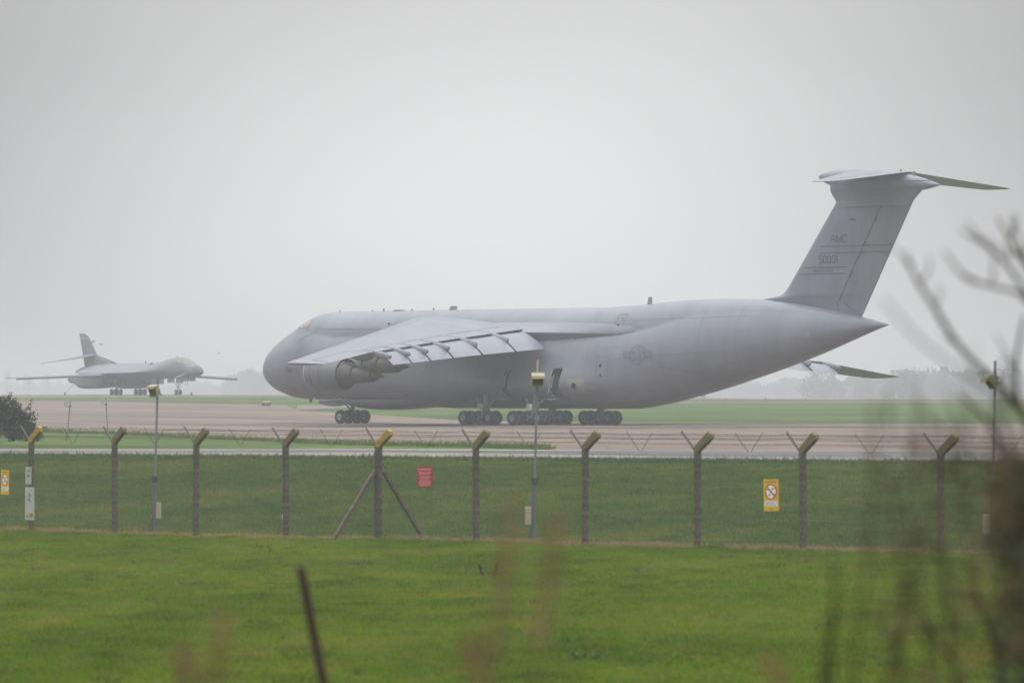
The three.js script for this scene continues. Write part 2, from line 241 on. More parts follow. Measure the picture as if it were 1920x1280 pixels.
{
  const xs = []; for (let x = 0.45; x < 0.9; x += 0.05) xs.push(x); for (let x = 0.9; x < 9; x += 0.2) xs.push(x); for (let x = 9; x < 27; x += 0.6) xs.push(x); for (let x = 27; x < 44; x += 0.2) xs.push(x); for (let x = 44; x < 70.37; x += 0.4) xs.push(x); xs.push(70.37);
  const nu = 128;
  const fus = part('fuselage', grid(nu, xs.length - 1, (u, v, i, j) => { const X = xs[j], k = u * 2, left = k <= 1, a = (left ? k : 2 - k) * Math.PI - Math.PI / 2; const [y, z] = bodyPoint(X, a); return [X, y, left ? z : -z, X / 26, u * 1.1]; }, { closeU: true, skip: (i, j) => { const X = (xs[j] + xs[j + 1]) / 2, u = (i + 0.5) / nu * 2, y = bodyPoint(X, (u <= 1 ? u : 2 - u) * Math.PI - Math.PI / 2)[0]; return y > 1.75 && y < 4.5 && ((X > 32.9 && X < 33.75) || (X > 38.3 && X < 39.35)); } }), M.skin, transport);
  // keel fairing behind the nose gear and wing to body fairing
  const keel = grid(32, 30, (u, v) => { const X = lerp(10.9, 25, v), k = Math.pow(Math.sin(Math.PI * Math.pow(v, 0.62)), 0.6), a = u * 2 * Math.PI; return [X, 2.15 - 0.88 * k * Math.max(0, Math.sin(a)) - 0.1, 2.5 * (0.35 + 0.65 * k) * Math.cos(a), X / 26, u]; });
  part('keel_fairing', keel, M.skin, transport);
  // ledge that carries the wing root aft along the body: rounded on top, undercut below
  const ze = table([[16.5, 2.3], [19, 2.95], [22, 3.55], [26, 3.75], [34.5, 3.72], [38, 3.35], [42, 2.98], [46, 2.74], [51, 2.4]]), ye = table([[16.5, 7.6], [22, 7.75], [30, 7.65], [36, 7.5], [44, 7.32], [51, 7.16]]);
  const bez = (p, q, r, t) => [lerp(lerp(p[0], q[0], t), lerp(q[0], r[0], t), t), lerp(lerp(p[1], q[1], t), lerp(q[1], r[1], t), t)];
  for (const sgn of [1, -1]) part('wing_root_fairing', grid(28, 70, (u, v) => { const X = lerp(16.5, 51, v), z = ze(X), y = ye(X), ease = smooth(16.5, 20, X) * (1 - smooth(45, 51, X)); const p = u < 0.5 ? bez([1.95, 8.62], [lerp(2.35, 2.72, ease), lerp(8.0, 8.02, ease)], [z, y], u * 2) : bez([z, y], [z - 0.25, y - 0.35], [2.7, lerp(7.0, 6.5, ease)], u * 2 - 1); return [X, p[1], sgn * p[0], X / 26, u * 0.4]; }), M.skin, transport);
  // main gear doors standing just proud of the swollen sides
  for (const sgn of [1, -1]) {
    for (const [x0, x1] of [[27.4, 32.95], [33.7, 38.35]]) {        // doors
      const door = grid(20, 12, (u, v) => { const X = lerp(x0, x1, u), Y = lerp(2.0, 4.5, v); return [X, Y, sgn * (bodyZ(X, Y) + 0.07), X / 26, v * 0.2]; });
      const rim = curve([2.0, 2.6, 3.2, 3.8, 4.5].map((Y) => V(x1, Y, sgn * (bodyZ(x1, Y) + 0.04))), 14);
      const dm = part('gear_door', door, M.skin, transport);
      part('door_edge', tube(rim, 0.07, 6), M.gearGrey, dm);
      part('door_rod', [strut(V(x1 + 0.55, 3.9, sgn * 4.55), V(x1 + 0.15, 2.5, sgn * 4.6), 0.04), strut(V(x1 + 0.7, 4.05, sgn * 4.5), V(x1 + 0.45, 3.0, sgn * 4.55), 0.035), strut(V(x1 + 0.05, 2.08, sgn * 4.55), V(x1 + 0.75, 2.08, sgn * 4.4), 0.035)], M.hub, dm);
    }
  }
  part('wheel_well', [box(11.4, 2.4, 6.2, 33.6, 2.95, 0)], M.slot, transport);
  // cockpit windows, laid on the skin
  const pane = (x0, x1, y0, y1, sl, sgn) => grid(6, 4, (u, v) => { const Y = lerp(y0, y1, v), X = lerp(x0, x1, u) + sl * v; return [X, Y + 0.02, sgn * (bodyZ(X, Y) + 0.025)]; });
  for (const sgn of [1, -1]) for (const [x0, x1, y0, y1, sl] of [[5.35, 5.85, 8.14, 8.5, 0.55], [5.95, 6.5, 8.12, 8.62, 0.5], [6.6, 7.15, 8.12, 8.68, 0.42], [7.25, 7.7, 8.16, 8.66, 0.3]]) part('cockpit_window', pane(x0, x1, y0, y1, sl, sgn), M.amber, transport);
}
// thin markings: ribbons that follow a surface given by zOf(x, y)
function ribbon(pts, w, zOf, off = 0.03, sgn = 1, close = false) {
  const P = []; const list = close ? [...pts, pts[0]] : pts;
  for (let i = 0; i < list.length - 1; i++) { const n = Math.max(1, Math.ceil(Math.hypot(list[i + 1][0] - list[i][0], list[i + 1][1] - list[i][1]) / 0.25)); for (let k = 0; k < n; k++) P.push([lerp(list[i][0], list[i + 1][0], k / n), lerp(list[i][1], list[i + 1][1], k / n)]); } P.push(list[list.length - 1]);
  return grid(1, P.length - 1, (u, v, i, j) => { const a = P[Math.max(0, j - 1)], b = P[Math.min(P.length - 1, j + 1)]; const l = Math.hypot(b[0] - a[0], b[1] - a[1]) || 1; const nx = -(b[1] - a[1]) / l, ny = (b[0] - a[0]) / l, s = (u - 0.5) * w, x = P[j][0] + nx * s, y = P[j][1] + ny * s; return [x, y, sgn * (zOf(x, y) + off)]; });
}
const GLYPH = { A: [[[0, 0], [0.18, 0.75], [0.5, 1], [0.82, 0.75], [1, 0]], [[0.12, 0.4], [0.88, 0.4]]], M: [[[0, 0], [0, 1], [0.5, 0.1], [1, 1], [1, 0]]], C: [[[1, 0.78], [0.8, 1], [0.2, 1], [0, 0.8], [0, 0.2], [0.2, 0], [0.8, 0], [1, 0.22]]], 5: [[[0.95, 1], [0.05, 1], [0.05, 0.56], [0.75, 0.58], [1, 0.4], [1, 0.18], [0.8, 0], [0.2, 0], [0, 0.15]]], 0: [[[0.2, 0], [0.8, 0], [1, 0.2], [1, 0.8], [0.8, 1], [0.2, 1], [0, 0.8], [0, 0.2], [0.2, 0]]], 1: [[[0.5, 0], [0.5, 1]]], E: [[[1, 0], [0, 0], [0, 1], [1, 1]], [[0, 0.5], [0.8, 0.5]]], L: [[[0, 1], [0, 0], [1, 0]]] };
function lettering(text, x, y, w, h, gap, stroke, zOf, sgn = 1, slant = 0, mirror = false) {
  const out = []; let cx = x;                              // one geometry a character
  for (const ch of text) { const adv = ch === '1' ? w * 0.35 : w; out.push(join(GLYPH[ch].map((line) => ribbon(line.map(([a, b]) => { const gx = ch === '1' ? adv / 2 : a * w; return [cx + (mirror ? -1 : 1) * (gx + slant * b * h), y + b * h]; }), stroke, zOf, 0.03, sgn)))); cx += (mirror ? -1 : 1) * (adv + gap); }
  return out;
}
{
  pieces('nose_number', lettering('50001', 6.05, 4.38, 0.15, 0.34, 0.07, 0.05, bodyZ), M.mark, transport);
  // star and bars, outline only
  const cx = 47.3, cy = 5.62, R = 0.74, star = []; for (let k = 0; k < 10; k++) { const a = Math.PI / 2 + k * Math.PI / 5, r = k % 2 ? R * 0.38 : R; star.push([cx + r * Math.cos(a), cy + r * Math.sin(a)]); }
  const ring = []; for (let k = 0; k < 28; k++) ring.push([cx + (R + 0.03) * Math.cos(k / 28 * 2 * Math.PI), cy + (R + 0.03) * Math.sin(k / 28 * 2 * Math.PI)]);
  const bar = (s) => [ribbon([[cx + s * R, cy + 0.26], [cx + s * R * 2, cy + 0.26], [cx + s * R * 2, cy - 0.26], [cx + s * R, cy - 0.26]], 0.055, bodyZ), ribbon([[cx + s * R * 0.95, cy + 0.08], [cx + s * R * 1.95, cy + 0.08]], 0.04, bodyZ), ribbon([[cx + s * R * 0.95, cy - 0.1], [cx + s * R * 1.95, cy - 0.1]], 0.04, bodyZ)];
  part('star_insignia', [ribbon(star, 0.045, bodyZ, 0.03, 1, true), ribbon(ring, 0.045, bodyZ, 0.03, 1, true), ...bar(1), ...bar(-1)], M.emblem, transport);
  const rect = (x0, y0, x1, y1, w = 0.035) => ribbon([[x0, y0], [x1, y0], [x1, y1], [x0, y1]], w, bodyZ, 0.025, 1, true);
  pieces('door_outline', [rect(44.0, 7.5, 44.9, 8.9), rect(43.0, 3.9, 44.2, 5.5, 0.03)], M.seam, transport);
  pieces('panel_seam', [ribbon([[9.5, 8.03], [17, 7.95]], 0.03, bodyZ), ribbon([[7.4, 6.95], [7.9, 7.35], [9.1, 7.75], [9.6, 8.5]], 0.035, bodyZ), ribbon([[7.6, 6.3], [7.6, 2.8]], 0.03, bodyZ), ribbon([[24.2, 7.0], [24.2, 2.6]], 0.03, bodyZ), ribbon([[42.6, 3.4], [43.5, 3.2], [43.6, 2.4]], 0.03, bodyZ), ribbon([[56, 3.9], [49.5, 4.6]], 0.03, bodyZ)], M.seam, transport);
  // skin joints: hoops round the body and long lap joints
  const hoop = (X, y0, y1) => ribbon(Array.from({ length: 12 }, (_, k) => [X, lerp(y0, y1, k / 11)]), 0.03, bodyZ, 0.012);
  pieces('skin_joint', [[7.9, 2.6, 8.9], [13.2, 2.4, 9.2], [19, 2.4, 9.2], [41.8, 2.2, 9.1], [46, 2.4, 9.2], [49.8, 3.0, 9.4], [53.4, 3.6, 9.5], [57, 4.5, 9.4], [60.8, 5.3, 9.2], [64.2, 6.3, 8.8]].map((h) => hoop(...h)), M.joint, transport);
  pieces('skin_joint', [[[42, 5.1], [58, 6.0]], [[8, 5.4], [22, 5.5]], [[44.5, 8.4], [58, 8.6]], [[42, 2.7], [49, 3.4], [58, 5.2]], [[9, 3.2], [24, 3.1]]].map((p) => ribbon(p, 0.028, bodyZ, 0.012)), M.joint, transport);
  const spot = (x, y, r) => { const g = new THREE.CircleGeometry(r, 14); g.translate(x, y, bodyZ(x, y) + 0.035); return g; };
  pieces('skin_port', [spot(17.8, 8.35, 0.13), spot(44.35, 8.0, 0.1), spot(43.4, 4.8, 0.13), spot(43.5, 4.0, 0.1), spot(40.0, 6.9, 0.05)], M.black, transport);
  pieces('formation_light', [spot(20.1, 8.4, 0.11), spot(44.6, 8.5, 0.1), spot(48.6, 4.9, 0.12), spot(39.2, 8.0, 0.1), spot(63.7, 7.1, 0.14)], M.patch, transport);
  // blade aerials and domes on the spine
  const blade = (x, h, l, t = 0.08) => { const s = new THREE.Shape(); s.moveTo(-l / 2, 0); s.lineTo(-l * 0.15, h); s.lineTo(l * 0.5, h); s.lineTo(l / 2, 0); s.closePath(); const g = new THREE.ExtrudeGeometry(s, { depth: t, bevelEnabled: false }); g.translate(x, cT(x) - 0.04, -t / 2); return g; };
  for (const [x, h, l, t] of [[15.5, 0.18, 0.12], [19.5, 0.14, 0.12], [20.9, 0.27, 0.16], [24.3, 0.2, 0.12], [26.9, 0.24, 0.14], [29.2, 0.36, 0.7, 0.3], [45.4, 0.62, 0.42, 0.16]]) part('blade_aerial', blade(x - (x < 44 ? 6.2 : 0), h, l, t), M.gearGrey, transport);
  const dome = new THREE.SphereGeometry(1, 20, 8, 0, Math.PI * 2, 0, Math.PI / 2); dome.scale(0.7, 0.13, 0.45); dome.translate(16.6, 9.5, 0); part('aerial_dome', dome, M.mark, transport);
}
{ // auxiliary power unit exhaust in a bare metal panel, on the rear of the left pod
  const podZ = bodyZ;
  const plate = grid(6, 6, (u, v) => { const X = lerp(40.3, 41.9, u), Y = lerp(2.55, 3.75, v); return [X, Y, podZ(X, Y) + 0.03]; });
  const pl = part('exhaust_panel', plate, M.patch, transport);
  const h = new THREE.CircleGeometry(0.3, 20); h.scale(0.72, 1, 1); h.rotateY(0.35); h.translate(40.95, 3.12, podZ(40.95, 3.12) + 0.12); const hm = part('exhaust_opening', h, M.black, pl);
  const t = new THREE.TorusGeometry(0.3, 0.05, 8, 24); t.scale(0.72, 1, 1); t.rotateY(0.35); t.translate(40.95, 3.12, podZ(40.95, 3.12) + 0.12); part('exhaust_rim', t, M.core, pl);
}
// wings
const wLE = (z) => 20.9 + 0.604 * (z - 3.6), wTE = (z) => 34.5 + 0.2904 * (z - 3.6);
const wYL = linear([[0, 8.72], [3.6, 8.32], [15, 7.0], [28, 5.5], [33.9, 4.82]]), wYT = linear([[0, 7.9], [3.6, 7.72], [15, 6.8], [27, 5.7], [33.9, 4.74]]);
const thick = (z) => lerp(1.75, 0.55, clamp((z - 2) / 32));
const foil = (c) => 2.6 * (0.2969 * Math.sqrt(c) - 0.126 * c - 0.3516 * c * c + 0.2843 * c ** 3 - 0.1 * c ** 4);   // half thickness, 0.39 at most
const upperY = (z, c) => lerp(wYL(z), wYT(z), c) + thick(z) * (foil(c) * 1.28 + 0.012 * (1 - c));
const lowerY = (z, c) => lerp(wYL(z), wYT(z), c) - thick(z) * foil(c) * 1.15;
const hang = (sgn, z) => sgn < 0 ? -0.82 * Math.pow(z / 33.9, 1.15) : 0;   // the far wing, heavier with fuel, hangs lower
function wingSurface(z0, z1, c0, c1, sgn, nz = 20, nc = 30, yoff = 0) {
  return grid(2 * nc, nz, (u, v) => { const z = lerp(z0, z1, v), up = u < 0.5, k = up ? 1 - 2 * u : 2 * u - 1, c = lerp(c0, c1, k * k * 0.4 + k * 0.6); return [lerp(wLE(z), wTE(z), c), (up ? upperY(z, c) : lowerY(z, c)) + yoff + hang(sgn, z), sgn * z, z / 14, c * 0.6 + (up ? 0 : 0.3)]; });
}
const rail = [8.2, 13.2, 17.5, 20.8, 23.5, 26.3];          // flap track fairings
for (const sgn of [1, -1]) {
  const wing = part('wing', join([wingSurface(2.2, 33.6, 0, 1, sgn, 44, 40),
    grid(10, 30, (u, v) => { const c = v * v * 0.4 + v * 0.6, w = Math.sin(u * Math.PI), z = 33.6 + 0.35 * w * (c > 0 && c < 1 ? Math.sqrt(clamp(1 - (2 * c - 1) ** 4)) : 0); return [lerp(wLE(33.6), wTE(33.6), c), lerp(upperY(33.6, c), lowerY(33.6, c), u) + hang(sgn, 33.6), sgn * z]; })]), M.skin, transport);
  // flaps run out between the track fairings
  const edges = [3.75, ...rail, 26.75];
  for (let k = 0; k < 6; k++) {
    const z0 = k === 0 ? 3.8 : edges[k] + 0.16, z1 = edges[k + 1] - 0.14;
    const flap = grid(24, 4, (u, v) => {
      const z = lerp(z0, z1, v), ch = lerp(3.05, 1.95, (z - 3.8) / 22.5), top = u < 0.5, c = top ? 1 - 2 * u : 2 * u - 1;
      const ang = lerp(0.22, 0.62, c), px = ch * (c * 0.95) * Math.cos(0.3 + 0.1 * c), py = -ch * c * Math.sin(lerp(0.26, 0.47, c));
      const t = 0.3 * foil(c) * ch * 0.28 * (top ? 1.2 : -0.8);
      return [wTE(z) + 0.12 + px + t * Math.sin(ang), wYT(z) - 0.16 + py + t * Math.cos(ang) + hang(sgn, z), sgn * z, z / 14, c * 0.2 + 0.5];
    });
    const caps = [z0, z1].map((z, q) => { const n = 12; const ch = lerp(3.05, 1.95, (z - 3.8) / 22.5); return grid(1, n, (u, v) => { const c = v, ang = lerp(0.22, 0.62, c), px = ch * c * 0.95 * Math.cos(0.3 + 0.1 * c), py = -ch * c * Math.sin(lerp(0.26, 0.47, c)), t = 0.3 * foil(c) * ch * 0.28 * (u < 0.5 ? 1.2 : -0.8); return [wTE(z) + 0.12 + px + t * Math.sin(ang), wYT(z) - 0.16 + py + t * Math.cos(ang) + hang(sgn, z), sgn * z]; }); });
    part('flap', join([flap, ...caps]), M.skin, transport);
  }
  for (const z of rail) {
    const L = lerp(5.6, 3.6, (z - 8) / 18), r = lerp(0.36, 0.23, (z - 8) / 18);
    const g = latheX([[0, 0.0], [0.12 * L, 0.45 * r], [0.35 * L, 0.9 * r], [0.6 * L, r], [0.85 * L, 0.82 * r], [0.97 * L, 0.62 * r], [L, 0.45 * r], [L, 0]], 16);
    g.scale(1, 1.25, 0.8); g.rotateZ(-0.15); g.translate(wTE(z) - L + 1.75, wYT(z) + 0.02 + 0.12 * L * 0.5 - 0.12 + hang(sgn, z), sgn * z);
    part('flap_track_fairing', g, M.skin, wing);
  }
  // aileron and spoiler seams, drawn as thin strips just above the skin
  const seam = (z0, c0, z1, c1, w = 0.05) => { const n = 20; return grid(1, n, (u, v) => { const z = lerp(z0, z1, v) + (Math.abs(z1 - z0) < 0.5 ? (u - 0.5) * w : 0), c = lerp(c0, c1, v) + (Math.abs(z1 - z0) < 0.5 ? 0 : (u - 0.5) * w / 6); return [lerp(wLE(z), wTE(z), c), upperY(z, c) + 0.02 + hang(sgn, z), sgn * z]; }); };
  pieces('aileron_seam', [seam(27.1, 0.64, 33.0, 0.55, 0.07), seam(27.1, 0.64, 27.1, 1, 0.07), seam(33, 0.55, 33, 1, 0.07)], M.slot, wing);
  pieces('spoiler_seam', [seam(4.2, 0.84, 26.5, 0.76, 0.05), seam(4, 0.16, 33, 0.16, 0.03), ...rail.map((z) => seam(z, 0.8, z, 1, 0.05))], M.seam, wing);
  // engines
  for (const [z, x0, yN] of [[18.9, 26.4, 4.3], [12.3, 22.45, 5.1]]) {
    const hz = hang(sgn, z), y0 = yN + hz;
    const e = part('engine', latheX([[0.42, 1.1], [0.2, 1.16], [0.03, 1.25], [0.0, 1.3], [0.04, 1.35], [0.25, 1.42], [0.9, 1.475], [1.7, 1.475], [2.6, 1.42], [3.2, 1.32], [3.62, 1.22], [3.6, 1.17], [2.8, 1.2]], 48), M.engine, transport);
    e.position.set(x0, y0, sgn * z); e.rotation.z = -0.05;
    part('intake_lip', latheX([[0.3, 1.11], [0.06, 1.235], [-0.015, 1.305], [0.05, 1.37], [0.2, 1.425]], 48), M.lip, e);
    part('fan_case', latheX([[0.3, 1.1], [1.2, 1.18], [1.25, 0.4], [0.75, 0.05], [0.72, 0]], 40), M.black, e);
    part('core_cowl', latheX([[2.6, 1.12], [3.3, 1.04], [3.9, 0.94], [4.75, 0.72], [4.8, 0.66], [4.82, 0.55]], 40), M.core, e);
    part('core_ring', latheX([[3.1, 1.1], [3.45, 1.1], [3.72, 1.03], [3.74, 0.98]], 40), M.nozzle, e);
    part('core_nozzle', latheX([[4.8, 0.64], [5.1, 0.66], [5.9, 0.61], [6.75, 0.5], [6.76, 0.44]], 36), M.core, e);
    part('exhaust_cone', latheX([[6.2, 0.42], [6.9, 0.36], [7.5, 0.2], [8.05, 0.03], [8.06, 0]], 28), M.core, e);
    pieces('cowl_seam', [latheX([[0.82, 1.477], [0.86, 1.484], [0.9, 1.477]], 48), latheX([[1.9, 1.478], [1.93, 1.482], [1.96, 1.476]], 48)], M.seam, e);
    // pylon from the nacelle to the wing
    const yTop = (X) => { const c = clamp((X - wLE(z)) / (wTE(z) - wLE(z)), 0.02, 0.98); return X < wLE(z) + 0.1 ? lerp(y0 + 1.35, lowerY(z, 0.02) + 0.1 + hz, clamp((X - x0 - 1.2) / (wLE(z) - x0 - 1.1))) : lowerY(z, c) + 0.12 + hz; };
    part('pylon', grid(14, 26, (u, v) => { const X = lerp(x0 + 1.2, x0 + 8.6, v), a = u * 2 * Math.PI, t = 0.3 * Math.pow(Math.sin(Math.PI * clamp(0.04 + v * 0.95)), 0.5) + 0.02, top = yTop(X), bot = Math.min(top - 0.02, v < 0.35 ? y0 + 1.2 : lerp(y0 + 1.2, top - 0.05, smooth(0.3, 1, v) ** 1.0) - 0.75 * Math.sin(Math.PI * smooth(0.3, 1, v))); const s = Math.sin(a); return [X, lerp(bot, top, 0.5 + 0.5 * Math.sign(s) * Math.pow(Math.abs(s), 0.5)), sgn * z + t * Math.sign(Math.cos(a)) * Math.pow(Math.abs(Math.cos(a)), 0.6)]; }), M.engine, transport);
  }
}
// fin, T tail
const fLE = linear([[7.4, 58.5], [9.2, 55.6], [9.9, 57.2], [10.18, 59.35], [10.5, 59.9], [10.88, 60.25], [17.31, 65.11], [19, 66.4]]), fTE = (y) => 67.7 + 0.586 * (y - 8.47);
const finT = (X, Y) => { const c = clamp((X - fLE(Y)) / (fTE(Y) - fLE(Y))); return lerp(0.72, 0.5, clamp((Y - 9) / 9)) * (foil(c) / 0.39) * (Y < 10.2 ? clamp(0.35 + (Y - 9) * 0.55) : 1) + 0.012; };
{
  const ys = [7.4, 8.4, 9.2, 9.6, 9.9, 10.05, 10.18, 10.35, 10.5, 10.7, 10.88]; for (let y = 11.4; y < 18.6; y += 0.6) ys.push(y);
  const fin = part('fin', grid(80, ys.length - 1, (u, v, i, j) => { const Y = ys[j], left = u < 0.5, k = left ? 1 - 2 * u : 2 * u - 1, c = k * k * 0.5 + k * 0.5, X = lerp(fLE(Y), fTE(Y), c); return [X, Y, (left ? 1 : -1) * finT(X, Y), X / 16, Y / 16]; }), M.skin, transport);
  const zf = finT;
  pieces('rudder_seam', [ribbon([[65.6, 9.7], [70.1, 17.3], [70.45, 17.35]], 0.07, zf), ribbon([[65.35, 9.0], [65.35, 9.7]], 0.05, zf), ribbon([[65.9, 9.6], [67.6, 8.5]], 0.05, zf), ribbon([[68.3, 13.9], [70.6, 13.0]], 0.025, zf)], M.seam, fin);
  pieces('rudder_hinge', [[66.9, 11.85], [66.75, 11.6], [67.55, 13.0], [68.2, 14.1], [69.3, 15.9]].map(([x, y]) => box(0.1, 0.32, 0.1, x, y, zf(x, y) + 0.02, 0, 0, -0.53)), M.mark, fin);
  pieces('tail_letters', lettering('AMC', 64.9, 14.2, 0.46, 0.58, 0.14, 0.075, zf), M.mark, fin);
  pieces('tail_number', lettering('50001', 63.72, 12.62, 0.3, 0.54, 0.14, 0.09, zf), M.mark, fin);
  for (const [x0, x1, y] of [[63.85, 70.85, 13.92], [63.85, 70.5, 13.4], [61.9, 66.5, 12.31], [61.55, 66.25, 11.8]]) part('tail_stripe', ribbon([[x0, y], [x1, y]], 0.06, zf), M.mark, fin);
  part('tail_vent', ribbon([[66.8, 15.95], [67.3, 15.95]], 0.1, zf), M.slot, fin);
  const font = await new FontLoader().loadAsync('fonts/droid/droid_serif_regular.typeface.json');
  const sg = new THREE.ShapeGeometry(font.generateShapes('Super Galaxy', 0.27), 4), p = sg.attributes.position; sg.computeBoundingBox(); const k = 2.1 / sg.boundingBox.max.x;
  for (let i = 0; i < p.count; i++) { const y = 11.97 + p.getY(i), x = 63.05 + p.getX(i) * k + p.getY(i) * 0.28; p.setXYZ(i, x, y, zf(x, y) + 0.035); } sg.computeVertexNormals();
  part('tail_script', sg, M.mark, fin);
  // thickened fairing under the bullet, bullet, tailplanes
  part('fin_cap', grid(48, 14, (u, v) => { const Y = lerp(16.9, 18.75, v), x0 = lerp(65.2, 64.66, smooth(0.15, 0.75, v)), x1 = lerp(72.4, 74.6, v), a = u * 2 * Math.PI, w = lerp(0.46, 0.8, smooth(0.2, 1, v)) ; const c = Math.cos(a), s = Math.sin(a); return [lerp(x0, x1, 0.5 - 0.5 * Math.sign(c) * Math.pow(Math.abs(c), 0.85)), Y, w * Math.sign(s) * Math.pow(Math.abs(s), c > 0 ? 0.55 : 1.1)]; }, { closeU: true }), M.skin, fin);
  const br = table([[63.3, 0.02], [63.5, 0.2], [64.2, 0.46], [65.5, 0.72], [67.5, 0.86], [70, 0.86], [72, 0.72], [74, 0.42], [75.2, 0.12], [75.55, 0.02]]), by = table([[63.3, 19.34], [65.5, 19.08], [68, 18.84], [71, 18.7], [73.5, 18.5], [75.55, 18.35]]);
  part('tail_bullet', grid(36, 50, (u, v) => { const X = lerp(63.3, 75.55, v), a = u * 2 * Math.PI; return [X, by(X) + br(X) * Math.sin(a), br(X) * Math.cos(a), X / 26, u]; }, { closeU: true }), M.skin, transport);
  pieces('bullet_aerial', [box(0.14, 0.34, 0.05, 71.6, 19.5, 0, 0, 0, -0.15), box(0.22, 0.42, 0.06, 72.9, 19.26, 0, 0, 0, -0.35)], M.gearGrey, transport);
  const sLE = (z) => lerp(65.9, 71.55, z / 10.47), sTE = (z) => lerp(72.4, 74.3, z / 10.47), sY = (z) => lerp(19.5, 18.38, z / 10.47);
  for (const sgn of [1, -1]) {
    const t = (z) => lerp(0.72, 0.26, z / 10.47);
    const sp = part('tailplane', grid(48, 24, (u, v) => { const z0 = lerp(0, 10.47, v), tip = v > 0.94 ? Math.sqrt(Math.max(0, 1 - ((v - 0.94) / 0.06) ** 2)) : 1, z = z0, up = u < 0.5, k = up ? 1 - 2 * u : 2 * u - 1, c = 0.5 + (k * k * 0.5 + k * 0.5 - 0.5) * lerp(0.45, 1, tip); return [lerp(sLE(z), sTE(z), c), sY(z) - 0.06 * c * (1 - z / 12) + (up ? 1 : -0.8) * t(z) * foil(c) * tip, sgn * z, z / 14, c * 0.4]; }), M.skin, transport);
    part('elevator_seam', grid(1, 16, (u, v) => { const z = lerp(1.2, 10, v), c = 0.68 + (u - 0.5) * 0.012; return [lerp(sLE(z), sTE(z), c), sY(z) - 0.06 * c * (1 - z / 12) + t(z) * foil(c) + 0.015, sgn * z]; }), M.seam, sp);
  }
}
// landing gear
const TR = 0.59;
const tyreGeo = new THREE.LatheGeometry([[0.27, -0.2], [0.44, -0.215], [0.54, -0.19], [0.58, -0.12], [TR, -0.05], [TR, 0.05], [0.58, 0.12], [0.54, 0.19], [0.44, 0.215], [0.27, 0.2]].map(([r, y]) => new THREE.Vector2(r, y)), 28); tyreGeo.rotateX(Math.PI / 2);
const hubGeo = join([cyl(0.28, 0.28, 0.3, 0, 0, 0, 20, 'z'), new THREE.TorusGeometry(0.25, 0.03, 6, 20).translate(0, 0, 0.17), cyl(0.09, 0.11, 0.4, 0, 0, 0, 12, 'z'), new THREE.TorusGeometry(0.25, 0.03, 6, 20).translate(0, 0, -0.17)]);
function wheels(parent, list, r = 1) { for (const [x, y, z] of list) { const t = part('tyre', tyreGeo, M.tyre, parent); t.position.set(x, y, z); t.scale.setScalar(r); const h = part('wheel_hub', hubGeo, M.hub, parent); h.position.set(x, y, z); h.scale.setScalar(r); } }
for (const [bx, bz] of [[30.75, 4.15], [36.35, 4.15], [30.75, -4.15], [36.35, -4.15]]) {
  const s = Math.sign(bz);
  const leg = part('main_gear', [cyl(0.22, 0.26, 2.2, bx, 1.95, bz - s * 0.35, 16), cyl(0.34, 0.34, 0.5, bx, 0.95, bz - s * 0.2, 16), box(2.3, 0.24, 0.3, bx, 0.66, bz), cyl(0.09, 0.09, 2.9, bx - 1, TR, bz, 10, 'z'), cyl(0.09, 0.09, 1.3, bx + 1.05, TR, bz, 10, 'z'), strut(V(bx, 1.2, bz), V(bx - 1.1, 2.15, bz - s * 0.3), 0.1), strut(V(bx, 1.2, bz), V(bx + 1.1, 2.15, bz - s * 0.3), 0.08)], M.gearGrey, transport);
  part('oleo_sleeve', [cyl(0.2, 0.2, 0.45, bx + 0.1, 1.5, bz + s * 0.42, 12), box(0.32, 0.42, 0.08, bx + 0.1, 1.52, bz + s * 0.66)], M.strutWhite, leg);
  wheels(leg, [[bx - 1, TR, bz - 1.22], [bx - 1, TR, bz - 0.46], [bx - 1, TR, bz + 0.46], [bx - 1, TR, bz + 1.22], [bx + 1.05, TR, bz - 0.4], [bx + 1.05, TR, bz + 0.4]]);
}
{
  const x = 10.9;
  const leg = part('nose_gear', [cyl(0.16, 0.2, 1.8, x, 1.5, 0, 16), cyl(0.1, 0.1, 3.3, x, TR, 0, 12, 'z'), strut(V(x, 1.0, 0), V(x - 1.6, 2.2, 0), 0.08), box(0.5, 0.4, 0.4, x, 0.75, 0)], M.gearGrey, transport);
  wheels(leg, [[x, TR, 1.4], [x, TR, 0.47], [x, TR, -0.47], [x, TR, -1.4]]);
  // nose gear doors hang open either side, pale edged
  for (const sgn of [1, -1]) {
    const d = part('nose_gear_door', grid(16, 6, (u, v) => { const X = lerp(8.3, 12.4, u), h = 0.5 * Math.pow(Math.sin(Math.PI * clamp(0.1 + 0.86 * u)), 0.7); return [X, 2.02 - v * h - 0.12 * u, sgn * (1.35 + 0.28 * v)]; }), M.skin, transport);
    part('door_edge', tube(curve([V(7.9, 2.2, sgn * 1.75), V(8.4, 2.06, sgn * 2.0), V(9.4, 1.98, sgn * 2.15), V(10.6, 2.0, sgn * 2.1), V(11.6, 2.1, sgn * 1.85)], 20), 0.05, 6), M.doorWhite, d);
    part('door_rod', [strut(V(11.5, 2.1, sgn * 1.9), V(13.0, 1.5, sgn * 1.5), 0.06), strut(V(11.6, 2.0, sgn * 1.85), V(12.1, 2.1, sgn * 1.8), 0.05)], M.doorWhite, d);
  }
  part('belly_aerial', [box(0.3, 0.3, 0.05, 6.0, 1.95, 0.3)], M.mark, transport);
}
